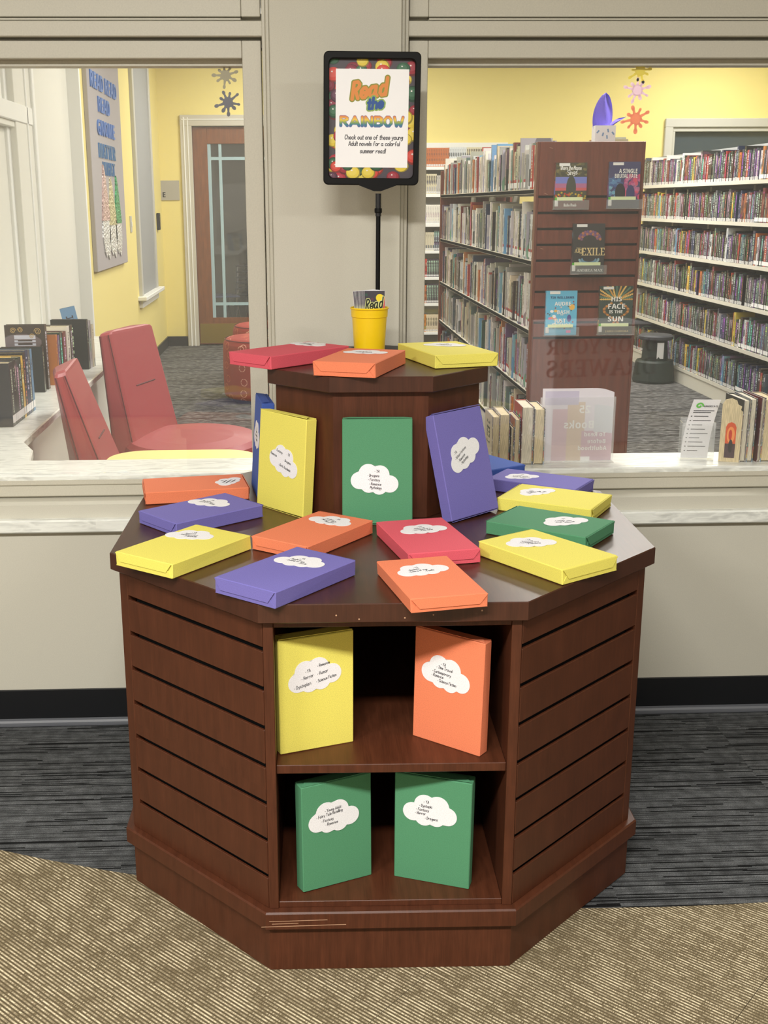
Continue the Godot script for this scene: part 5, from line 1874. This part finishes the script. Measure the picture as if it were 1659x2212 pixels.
func face_out(kind: int, label: String, x0: float, x1: float, y0: float, y1: float) -> Node3D:
	var w := x1 - x0
	var h := y1 - y0
	var t := thing("display_book", label, "book", Vector3((x0 + x1) / 2, y0, -3.575), 0.0, "books shown face out on the end panel")
	t.rotation.x = -0.06
	var b = MB.new()
	var th := 0.026
	b.cbox(Vector3(0, h / 2, -th / 2), Vector3(w - 0.004, h - 0.005, th - 0.005))
	put(b, "pages", M.page, t)
	var m := mat(Color.WHITE, 0.28)
	m.albedo_texture = img_tex(cover_image(kind))
	b = MB.new()
	b.quad(Vector3(-w / 2, h, 0), Vector3(w / 2, h, 0), Vector3(w / 2, 0, 0), Vector3(-w / 2, 0, 0))
	for q in [[-0.0025, 0.0], [-th, -th + 0.0025]]:
		b.hexa([Vector3(-w / 2, 0, q[0]), Vector3(w / 2, 0, q[0]), Vector3(w / 2, 0, q[1] - 0.0001), Vector3(-w / 2, 0, q[1] - 0.0001), Vector3(-w / 2, h, q[0]), Vector3(w / 2, h, q[0]), Vector3(w / 2, h, q[1] - 0.0001), Vector3(-w / 2, h, q[1] - 0.0001)])
	b.hexa([Vector3(-w / 2 - 0.002, 0, -th), Vector3(-w / 2, 0, -th), Vector3(-w / 2, 0, 0), Vector3(-w / 2 - 0.002, 0, 0), Vector3(-w / 2 - 0.002, h, -th), Vector3(-w / 2, h, -th), Vector3(-w / 2, h, 0), Vector3(-w / 2 - 0.002, h, 0)])
	put(b, "cover", m, t)
	var st = func(called: String, mm: Material, px: float, py: float, pw: float, ph: float, z := 0.0008):
		var sb = MB.new()
		sb.cbox(Vector3(px + pw / 2, py + ph / 2, z), Vector3(pw, ph, 0.0005))
		put(sb, called, mm, t)
	st.call("barcode_label", M.label_white, -w / 2 + 0.016, h - 0.016, 0.05, 0.013)
	st.call("spine_label", M.label_white, -w / 2 - 0.001, 0.010, 0.016, 0.028)
	if kind != 3:
		st.call("genre_label", M.label_green, -w / 2 - 0.001, 0.037, 0.018, 0.012)
	st.call("call_strip", M.label_lime, -w / 2 + 0.008, 0.036, w - 0.026, 0.015, 0.006)
	var ink: Material = mat(rgb(244, 244, 240), 0.5)
	var L := func(s: String, size: float, x: float, y: float, serif := false, sq := 1.0, mm: Material = null, called := "title"):
		letters(s, size, 0.0006, mm if mm else ink, t, Vector3(x, y, 0.0012), called, serif, true, sq)
	var gold: Material = mat(rgb(228, 206, 150), 0.5)
	if kind == 0:
		var hb = MB.new()
		pen(hb, "Where the Mapou", Vector2(-w / 2 + 0.022, h - 0.032), 0.017, 0.0026, 0.0012, 0.0, 0.1, false, 0.62)
		pen(hb, "Sings", Vector2(-0.018, h - 0.056), 0.022, 0.003, 0.0012, 0.08, 0.1, false, 0.8)
		put(hb, "title", ink, t)
		hb = MB.new()
		pen(hb, "Nadine Pinede", Vector2(-w / 2 + 0.042, 0.010), 0.013, 0.002, 0.0012, 0.0, 0.1, false, 0.62)
		put(hb, "author", ink, t)
	elif kind == 1:
		L.call("A SINGLE", 0.019, 0.016, h - 0.042, false, 0.75)
		L.call("BRUTAL FATE", 0.019, 0.006, h - 0.064, false, 0.66)
	elif kind == 2:
		L.call("THE", 0.007, -0.048, h * 0.50, true, 1.0, gold)
		L.call("ART", 0.016, -0.046, h * 0.45, true, 0.9, gold)
		L.call("OF", 0.007, -0.036, h * 0.405, true, 1.0, gold)
		L.call("EXILE", 0.034, 0.022, h * 0.43, true, 0.78, gold)
		L.call("ANDREA MAX", 0.011, 0.008, 0.013, true, 1.15, ink, "author")
	elif kind == 3:
		var navy: Material = mat(rgb(40, 70, 120), 0.5)
		L.call("TIA WILLIAMS", 0.010, 0.002, h - 0.032, false, 1.25, navy, "author")
		L.call("AUDRE", 0.018, 0.006, h - 0.062)
		L.call("&", 0.008, -0.002, h - 0.078)
		L.call("BASH", 0.018, 0.008, h - 0.102)
		L.call("ARE", 0.006, 0.002, h - 0.114)
		L.call("JUST", 0.019, -0.006, h - 0.142)
		L.call("FRIENDS", 0.017, 0.0, h - 0.164, false, 0.95)
	else:
		L.call("HIS", 0.022, 0.0, h - 0.062, false, 1.1)
		L.call("FACE", 0.024, 0.002, h - 0.096, false, 1.1)
		L.call("IS THE", 0.014, 0.0, h - 0.122, false, 1.15)
		L.call("SUN", 0.024, 0.0, h - 0.156, false, 1.15)
		L.call("JABES CORPORA", 0.0075, 0.008, 0.013, true, 1.3, gold, "author")
	# the clear easel that carries it
	var a := thing("acrylic_easel", "clear acrylic easel clipped to the end panel, holding the %s" % ["book about the mapou", "blue and pink book", "dark grey book with two masks", "sky blue book", "dark green and gold book"][kind], "book easel", Vector3((x0 + x1) / 2, y0 - 0.004, -3.575), 0.0, "clear easels on the end panel")
	var ab = MB.new()
	var ew := w * 0.5 + 0.012
	ab.cbox(Vector3(0, 0.0, -0.006), Vector3(ew * 2, 0.003, 0.034), 0.001)
	put(ab, "ledge", M.acrylic, a)
	ab = MB.new()
	ab.cbox(Vector3(0, 0.021, 0.0105), Vector3(ew * 2, 0.042, 0.0025), 0.001)
	put(ab, "lip", M.acrylic, a)
	ab = MB.new()
	ab.cbox(Vector3(0, 0.06, -0.0235), Vector3(ew * 1.6, 0.12, 0.0025), 0.001)
	put(ab, "back_plate", M.acrylic, a)
	return t

func make_end_panel_display():
	face_out(0, "face-out book with flowers under a violet sky, top row of the end panel", 1.042, 1.189, 1.393, 1.600)
	face_out(1, "face-out blue and pink book in the top row of the end panel, above the aisle", 1.294, 1.439, 1.395, 1.603)
	face_out(2, "face-out dark grey book with two mask shapes, alone in the middle of the end panel", 1.138, 1.289, 1.096, 1.325)
	face_out(3, "face-out sky blue book in the lowest row of the end panel", 1.024, 1.172, 0.805, 1.015)
	face_out(4, "face-out dark green and gold book in the lowest row of the end panel", 1.281, 1.441, 0.808, 1.035)
	# gift bag with tissue
	var t := thing("gift_bag", "small white printed gift bag with purple tissue paper on top of the range", "gift bag", Vector3(1.303, 1.4815, -3.765))
	var b = MB.new()
	b.hexa([Vector3(-0.046, 0, -0.035), Vector3(0.046, 0, -0.035), Vector3(0.046, 0, 0.035), Vector3(-0.046, 0, 0.035), Vector3(-0.049, 0.29, -0.035), Vector3(0.049, 0.29, -0.035), Vector3(0.049, 0.29, 0.035), Vector3(-0.049, 0.29, 0.035)])
	put(b, "bag", M.card, t)
	b = MB.new()
	for q in [Vector2(-0.036, 0.262), Vector2(-0.012, 0.25), Vector2(0.012, 0.267), Vector2(0.036, 0.255), Vector2(0.008, 0.238)]:
		b.cbox(Vector3(q.x, q.y, 0.0355), Vector3(0.007, 0.016, 0.0008), 0.0, Basis(Vector3.BACK, q.x * 20.0))
	put(b, "print", M.sky_print, t)
	# tissue: two folded sheets rising out of the bag
	for k in 2:
		b = MB.new()
		var n := 14
		var pts := []
		for i in n + 1:
			var u := float(i) / n
			var row := []
			for j in 9:
				var v := float(j) / 8.0 - 0.5
				var p: Vector3
				if k == 0:
					var wide := 0.048 * pow(sin(PI * clampf(0.28 + 0.72 * u, 0, 1)), 0.6)
					p = Vector3(-0.008 + v * 2.0 * wide + 0.012 * u, 0.275 + 0.165 * u, 0.012 * sin(v * 7.0 + u * 3.0) - 0.01)
				else:
					p = Vector3(0.012 + 0.088 * u + v * 0.03 * (1 - u), 0.275 + 0.02 * sin(PI * u) + 0.055 * u * u + v * 0.055 * (1.0 - u), 0.01 + 0.012 * sin(v * 6.0 + u * 4.0))
				row.append(p)
			pts.append(row)
		for i in n:
			for j in 8:
				b.quad(pts[i + 1][j], pts[i + 1][j + 1], pts[i][j + 1], pts[i][j])
		put(b, "tissue", M.tissue, t)

# ------------------------------------------------------------------ books and papers on the counter
func make_counter_books():
	var G := "books standing on the left arm of the counter"
	# label, cell, height, depth, thickness
	var row := [
		["thick charcoal book at the near end of the row on the left counter", 0, 0.213, 0.16, 0.050, -1.895],
		["thin black book right behind the thick charcoal one on the left counter", 1, 0.213, 0.15, 0.018, 0.0],
		["narrow black book, third in the row on the left counter", 17, 0.215, 0.15, 0.022, 0.0],
		["dark book with a picture on its spine, fourth in the row on the left counter", 16, 0.208, 0.14, 0.036, 0.0],
		["black book with a barcode beside the yellow-green one on the left counter", 33, 0.214, 0.16, 0.034, 0.0],
		["yellow-green book among the dark ones on the left counter", 14, 0.214, 0.15, 0.030, 0.0],
		["black book behind the yellow-green one on the left counter", 49, 0.222, 0.15, 0.035, 0.0],
		["navy book before the blue spine on the left counter", 2, 0.225, 0.15, 0.036, 0.0],
		["dark slate book touching the blue one on the left counter", 4, 0.222, 0.15, 0.034, 0.0],
		["blue book at the end of the near group on the left counter", 31, 0.220, 0.15, 0.030, 0.0],
		["large flat-fronted black book in front of the brown one on the left counter", 1, 0.178, 0.165, 0.028, -2.62],
		["tall dark brown book with a gold scroll on its cover on the left counter", 3, 0.258, 0.158, 0.035, -2.69],
		["orange-red book behind the brown scroll book on the left counter", 13, 0.205, 0.14, 0.026, -2.80],
		["plum book in the middle of the far group on the left counter", 22, 0.200, 0.14, 0.028, 0.0],
		["green-black book in the far group on the left counter", 7, 0.208, 0.14, 0.040, 0.0],
		["red-brown book with a fiery picture in the far group on the left counter", 5, 0.205, 0.13, 0.060, 0.0],
		["white book with fine print in the far group on the left counter", 8, 0.222, 0.15, 0.050, 0.0],
		["brown book leaning on the tall black one on the left counter", 3, 0.222, 0.15, 0.036, 0.0],
		["tall black book with a broad flat cover near the far end of the left counter", 1, 0.222, 0.160, 0.030, -3.26],
		["black and white patterned book beyond the tall black one on the left counter", 10, 0.212, 0.13, 0.050, 0.0],
		["cream book at the far end of the row on the left counter", 9, 0.190, 0.12, 0.040, 0.0]]
	var z := -1.89
	for q in row:
		if q[5] != 0.0:
			z = q[5]
		var x := -1.118 if z > -2.4 else (-1.168 if z > -2.75 else lerpf(-1.15, -1.09, clampf((-2.8 - z) / 0.65, 0, 1)))
		var o := book(q[0], G, q[1], q[2], q[3], q[4], Transform3D(Basis(Vector3.UP, (rng.randf() - 0.5) * 0.06), Vector3(x, 0.7062, z - q[4] / 2)), true, z > -2.3, true)
		if q[1] == 3 and q[2] > 0.25:
			# the gold scroll
			var b = MB.new()
			for s in [[Vector2(-0.125, 0.236), 0.012, 1.0], [Vector2(-0.096, 0.238), 0.011, -1.0], [Vector2(-0.028, 0.232), 0.014, -1.0], [Vector2(-0.052, 0.214), 0.010, 1.0]]:
				var last = null
				for i in 30:
					var a := i * 0.42
					var p: Vector2 = s[0] + Vector2(cos(a) * s[2], sin(a)) * s[1] * (1.0 - i / 36.0)
					if last != null:
						var d: Vector2 = (p - last).normalized()
						var e := Vector2(-d.y, d.x) * 0.0011
						b.quad(Vector3(last.x + e.x, last.y + e.y, q[4] / 2 + 0.0006), Vector3(p.x + e.x, p.y + e.y, q[4] / 2 + 0.0006), Vector3(p.x - e.x, p.y - e.y, q[4] / 2 + 0.0006), Vector3(last.x - e.x, last.y - e.y, q[4] / 2 + 0.0006))
					last = p
			put(b, "gold_scroll", M.gold_print, o)
		z -= q[4] + 0.0012
	book("thin blue book leaning against the pier behind the row on the left counter", G, 47, 0.26, 0.07, 0.02, Transform3D(Basis(Vector3.UP, 0.2) * Basis(Vector3.BACK, 0.2), Vector3(-1.17, 0.707, -3.6)), false, false, true)
	# right-hand sill: fore-edges towards the glass
	G = "books standing on the window counter behind the kiosk"
	for q in [["cream-edged book half hidden by the leaning purple book", 0.389, 9, 0.140, 0.022, true], ["second cream-edged book beside the leaning purple book", 0.416, 9, 0.146, 0.030, true], ["short dark book between cream-edged ones on the window counter", 0.438, 3, 0.108, 0.010, true],
			["narrow cream-edged book next to the short dark one on the window counter", 0.452, 13, 0.132, 0.016, true], ["white-edged book with a red board on the window counter", 0.479, 12, 0.166, 0.034, false], ["cream-edged book touching the clear sign holder", 0.513, 3, 0.160, 0.030, true],
			["white-edged book beside the cut-out picture board on the window counter", 1.093, 1, 0.178, 0.022, false], ["second white-edged book from the cut-out picture board on the window counter", 1.118, 4, 0.182, 0.022, false],
			["maroon book at the edge of the row of white-edged books on the window counter", 1.138, 5, 0.184, 0.012, false], ["cream-edged book last in the row on the window counter", 1.168, 9, 0.180, 0.040, true]]:
		var f := Transform3D(Basis(Vector3.UP, PI / 2 + (rng.randf() - 0.5) * 0.1), Vector3(q[1], 0.7062, -1.232 - 0.13))
		book(q[0], G, q[2], q[3], 0.13, q[4], f, q[5], false)
	# cut-out picture board
	var t := thing("picture_board", "cream cut-out board with an orange arched picture on the window counter", "display board", Vector3(1.060, 0.7062, -1.238), -0.35)
	var b = MB.new()
	b.plate(PackedVector2Array([Vector2(-0.030, 0), Vector2(0.026, 0), Vector2(0.026, 0.145), Vector2(0.020, 0.150), Vector2(0.022, 0.160), Vector2(0.012, 0.165), Vector2(0.008, 0.176), Vector2(-0.006, 0.182), Vector2(-0.022, 0.178), Vector2(-0.030, 0.165)]), -0.004, 0.0)
	put(b, "board", M.page_cream, t)
	var im := Image.create(48, 96, false, Image.FORMAT_RGB8)
	im.fill(rgb(214, 90, 50))
	i_disc(im, 24, 34, 18, 22, rgb(240, 150, 84))
	i_disc(im, 22, 34, 8, 14, rgb(196, 56, 40))
	i_rect(im, 0, 58, 48, 38, rgb(70, 52, 62))
	i_disc(im, 26, 64, 10, 18, rgb(40, 34, 40))
	var pm := mat(Color.WHITE, 0.4)
	pm.albedo_texture = img_tex(im)
	b = MB.new()
	var arch := PackedVector2Array([Vector2(-0.016, 0.012), Vector2(0.012, 0.012), Vector2(0.012, 0.100), Vector2(0.008, 0.110), Vector2(-0.002, 0.115), Vector2(-0.012, 0.110), Vector2(-0.016, 0.100)])
	b.plate(arch, 0.0002, 0.0010)
	for i in b.uv.size():
		b.uv[i] = Vector2((b.v[i].x + 0.016) / 0.028, 1.0 - (b.v[i].y - 0.012) / 0.103)
	put(b, "picture", pm, t)
	# ---- clear sign holder: we see the back of its sheet
	t = thing("sign_holder", "clear sign holder on the window counter, seen from behind, reading 25 Books backwards", "sign holder", Vector3(0.624, 0.7062, -1.262))
	im = Image.create(106, 106, false, Image.FORMAT_RGB8)
	im.fill(rgb(228, 222, 230))
	i_rect(im, 16, 30, 22, 76, rgb(214, 184, 194))
	i_rect(im, 38, 20, 26, 90, rgb(218, 196, 176))
	i_rect(im, 60, 62, 46, 44, rgb(210, 178, 192))
	i_rect(im, 4, 4, 50, 20, rgb(200, 192, 214))
	i_rect(im, 78, 24, 28, 40, rgb(216, 218, 224))
	i_rect(im, 60, 100, 14, 6, rgb(250, 250, 250))
	pm = mat(Color.WHITE, 0.6)
	pm.albedo_texture = img_tex(im)
	pm.backlight_enabled = true
	pm.backlight = Color(0.15, 0.14, 0.15)
	b = MB.new()
	var n := 20
	for i in n:
		var x0 := -0.1015 + 0.203 * i / n
		var x1 := -0.1015 + 0.203 * (i + 1) / n
		var y0 := 0.212 - 0.012 * pow(clampf((x0 - 0.05) / 0.05, 0, 1), 2.0)
		var y1 := 0.212 - 0.012 * pow(clampf((x1 - 0.05) / 0.05, 0, 1), 2.0)
		b.quad(Vector3(x0, y0, 0), Vector3(x1, y1, 0), Vector3(x1, 0.004, 0), Vector3(x0, 0.004, 0), Rect2(float(i) / n, 0, 1.0 / n, 1))
		b.quad(Vector3(x1, y1, -0.0004), Vector3(x0, y0, -0.0004), Vector3(x0, 0.004, -0.0004), Vector3(x1, 0.004, -0.0004), Rect2(float(i) / n, 0, 1.0 / n, 1))
	put(b, "sheet", pm, t)
	for q in [["25", 0.022, 0.020, 0.152], ["Books", 0.022, 0.006, 0.108], ["To Read", 0.012, 0.052, 0.080], ["Before", 0.012, 0.058, 0.060], ["Adulthood", 0.012, 0.046, 0.040]]:
		var o := letters(q[0], q[1], 0.0004, M.label_white, t, Vector3(q[2], q[3], 0.0008), "lettering", false, true)
		o.rotation.y = PI
	for q in [[-0.0035, "back_pane"], [0.0035, "front_pane"]]:
		b = MB.new()
		b.cbox(Vector3(0, 0.0945, q[0]), Vector3(0.214, 0.185, 0.0022), 0.0006)
		put(b, q[1], M.acrylic, t)
	b = MB.new()
	b.cbox(Vector3(0, 0.0012, -0.02), Vector3(0.214, 0.0024, 0.075), 0.0006)
	put(b, "foot", M.acrylic, t)
	# ---- leaflet holder with checklists
	t = thing("leaflet_holder", "clear leaflet pocket on the window counter", "leaflet holder", Vector3(0.975, 0.7062, -1.275), -0.12)
	for q in [[Vector3(0, 0.055, 0.018), Vector3(0.092, 0.11, 0.002), "front_pane"], [Vector3(0, 0.06, -0.018), Vector3(0.092, 0.12, 0.002), "back_pane"], [Vector3(-0.046, 0.055, 0), Vector3(0.002, 0.11, 0.036), "side_pane"], [Vector3(0.046, 0.055, 0), Vector3(0.002, 0.11, 0.036), "side_pane"], [Vector3(0, 0.001, 0), Vector3(0.092, 0.002, 0.036), "bottom"]]:
		b = MB.new()
		b.cbox(q[0], q[1], 0.0006)
		put(b, q[2], M.acrylic, t)
	t = thing("checklist", "white checklist slip for grades 9-12 standing in the clear leaflet pocket", "leaflet", Vector3(0.972, 0.7090, -1.272), -0.12)
	b = MB.new()
	var ink = MB.new()
	var sweep := func(x: float, y: float, z: float): return Vector3(x + 0.026 * pow(y / 0.17, 2.0), y, z - 0.012 + 0.10 * y * (1.0 - y / 0.17) * 0.6)
	for i in 16:
		var ya := 0.17 * (i + 1) / 16
		var yb := 0.17 * i / 16
		b.quad(sweep.call(-0.038, ya, 0), sweep.call(0.038, ya, 0), sweep.call(0.038, yb, 0), sweep.call(-0.038, yb, 0))
	put(b, "slip", M.card, t)
	for i in 9:
		var y := 0.122 - i * 0.0125
		for g in [[-0.031, -0.027, 0.0012, -0.0012], [-0.022, 0.018 + 0.012 * sin(i * 2.1), 0.0010, -0.0010]]:
			ink.quad(sweep.call(g[0], y + g[2], 0.0006), sweep.call(g[1], y + g[2], 0.0006), sweep.call(g[1], y + g[3], 0.0006), sweep.call(g[0], y + g[3], 0.0006))
	for g in [[-0.028, 0.030, 0.138], [-0.028, 0.022, 0.133]]:
		ink.quad(sweep.call(g[0], g[2] + 0.001, 0.0006), sweep.call(g[1], g[2] + 0.001, 0.0006), sweep.call(g[1], g[2] - 0.001, 0.0006), sweep.call(g[0], g[2] - 0.001, 0.0006))
	put(ink, "print", M.ink, t)
	letters("GRADES 9-12", 0.0048, 0.0004, M.ink, t, sweep.call(0.016, 0.151, 0.0012), "heading")
	b = MB.new()
	for i in 16:
		var a := i * 0.4
		var p: Vector3 = sweep.call(-0.016 + 0.010 * cos(a) * (1 - i / 24.0), 0.152 + 0.008 * sin(a) * (1 - i / 24.0), 0.0008)
		b.disc(Vector2(p.x, p.y), 0.0028, p.z, 8)
	put(b, "emblem", M.label_green, t)

# ------------------------------------------------------------------ odds and ends
func splat(label: String, m: Material, at: Vector3, r: float, turn: float, seed_: int):
	var g := RandomNumberGenerator.new()
	g.seed = seed_
	var t := thing("paper_splat", label, "window decal", at, 0.0, "paint-splat cut-outs on the glass")
	var b = MB.new()
	var k := 40
	var poly := PackedVector2Array()
	for i in k:
		var a := TAU * i / k
		poly.append(Vector2(cos(a), sin(a)) * r * (0.50 + 0.05 * sin(a * 5.0 + seed_)))
	b.plate(poly, 0.0, 0.0006)
	var arms := 9
	for i in arms:
		var a := turn + TAU * (i + 0.25 * (g.randf() - 0.5)) / arms
		var len: float = r * [1.25, 0.92, 1.1, 0.85, 1.3, 1.0, 1.2, 0.88, 1.12][i]
		var d := Vector2(cos(a), sin(a))
		var e := Vector2(-d.y, d.x)
		var knob := r * (0.11 + 0.07 * g.randf())
		b.plate(PackedVector2Array([d * r * 0.40 - e * r * 0.13, d * (len - knob) - e * r * 0.07, d * (len - knob) + e * r * 0.07, d * r * 0.40 + e * r * 0.13]), 0.00005, 0.00065)
		var c := PackedVector2Array()
		for q in 14:
			var w := TAU * q / 14
			c.append(d * (len - knob) + d * cos(w) * knob * 1.4 + e * sin(w) * knob)
		b.plate(c, 0.0001, 0.0007)
	put(b, "cut_out", m, t)

func make_small_things():
	var z := -1.2122
	splat("grey splat cut-out at the top of the left window pane", M.splat_grey, Vector3(-0.3366, 1.738, z), 0.026, 0.3, 3)
	splat("dark shiny splat cut-out below the grey one on the left window pane", M.splat_dark, Vector3(-0.332, 1.673, z), 0.027, 0.6, 4)
	splat("yellow splat cut-out at the top of the right window pane", M.splat_yellow, Vector3(0.729, 1.748, z), 0.026, 0.9, 5)
	splat("pale pink splat cut-out below the yellow one on the right window pane", M.splat_pink, Vector3(0.7246, 1.701, z), 0.028, 0.2, 6)
	splat("coral splat cut-out lowest of three on the right window pane", M.splat_coral, Vector3(0.725, 1.631, z), 0.030, 0.5, 8)
	# ---- felt board with foil gnome hats on the yellow wall
	var t := thing("bulletin_board", "grey felt board on the yellow wall with blue cut-out words and foil gnome hats", "bulletin board", Vector3(-1.53, 0.985, -6.6), PI / 2)
	var b = MB.new()
	b.cbox(Vector3(0, 0.80, 0.016), Vector3(1.36, 1.60, 0.032), 0.004)
	put(b, "felt_panel", M.felt, t)
	for q in [["TO", 2.40, -0.10, 0.085, 0], ["READ READ", 2.215, -0.05, 0.105, 0], ["READ", 2.075, -0.10, 0.10, 0], ["GNOME", 1.925, -0.05, 0.10, 0], ["MATTER", 1.775, -0.06, 0.095, 1], ["WHAT", 1.66, -0.02, 0.09, 1]]:
		letters(q[0], q[3], 0.008, M.blue_foil if q[4] == 1 else M.blue_letter, t, Vector3(q[2], q[1] - 0.985, 0.036), "cut_out_word", false, true, 1.45)
	for q in [[-0.28, 0.30, 0.64, M.foil_rose], [0.0, 0.34, 0.56, M.foil_gold], [0.26, 0.28, 0.58, M.foil_green]]:
		# a tall bent hat over a crumpled foil beard
		b = MB.new()
		var h: float = q[2]
		b.plate(PackedVector2Array([Vector2(-q[1] / 2, h * 0.42), Vector2(q[1] / 2, h * 0.42), Vector2(q[1] * 0.32, h * 0.66), Vector2(q[1] * 0.10, h * 0.90), Vector2(-0.02, h), Vector2(-q[1] * 0.12, h * 0.86), Vector2(-q[1] * 0.34, h * 0.62)]), 0.032, 0.044)
		b.xf = Transform3D.IDENTITY
		var o := put(b, "foil_hat", q[3], t)
		o.position = Vector3(q[0], 0.06, 0)
		b = MB.new()
		b.plate(PackedVector2Array([Vector2(-q[1] * 0.48, h * 0.44), Vector2(-q[1] * 0.52, h * 0.25), Vector2(-q[1] * 0.36, 0.06), Vector2(-q[1] * 0.16, 0.02), Vector2(-0.02, 0.05), Vector2(q[1] * 0.2, 0.0), Vector2(q[1] * 0.42, 0.08), Vector2(q[1] * 0.5, h * 0.26), Vector2(q[1] * 0.46, h * 0.44)]), 0.032, 0.041)
		o = put(b, "foil_beard", M.foil, t)
		o.position = Vector3(q[0], 0.06, 0)
	# ---- kick stool in the aisle
	t = thing("step_stool", "dark round kick stool standing in the aisle before the book range", "step stool", Vector3(2.73, 0, -7.28))
	b = MB.new()
	b.lathe([Vector2(0, 0.004), Vector2(0.165, 0.004), Vector2(0.168, 0.02), Vector2(0.150, 0.165), Vector2(0.140, 0.18), Vector2(0, 0.18)], 40)
	put(b, "lower_step", M.stool, t)
	b = MB.new()
	b.lathe([Vector2(0, 0.18), Vector2(0.105, 0.18), Vector2(0.095, 0.345), Vector2(0, 0.345)], 40)
	put(b, "column", M.stool, t)
	b = MB.new()
	b.lathe([Vector2(0, 0.343), Vector2(0.125, 0.343), Vector2(0.138, 0.352), Vector2(0.138, 0.372), Vector2(0.125, 0.384), Vector2(0, 0.386)], 40)
	put(b, "top_step", M.stool_top, t)
	b = MB.new()
	b.cbox(Vector3(0.012, 0.262, 0.102), Vector3(0.055, 0.13, 0.002), 0.0005)
	put(b, "paper_label", M.label_white, t)
	# ---- drop box behind the camera, seen only as a reflection in the right-hand pane
	t = thing("donation_bin", "white donation bin with a printed front, mirrored faintly in the right window pane", "donation bin", Vector3(1.62, 0, 2.62), -0.18)
	b = MB.new()
	b.cbox(Vector3(0, 0.36, 0), Vector3(0.62, 0.72, 0.36), 0.004)
	put(b, "box", M.card, t)
	for q in [["DROP YOUR", 0.085, 0.59], ["DRAWERS", 0.10, 0.46]]:
		var o := letters(q[0], q[1], 0.002, M.maroon_print, t, Vector3(0, q[2], -0.1815), "lettering", true)
		o.rotation.y = PI
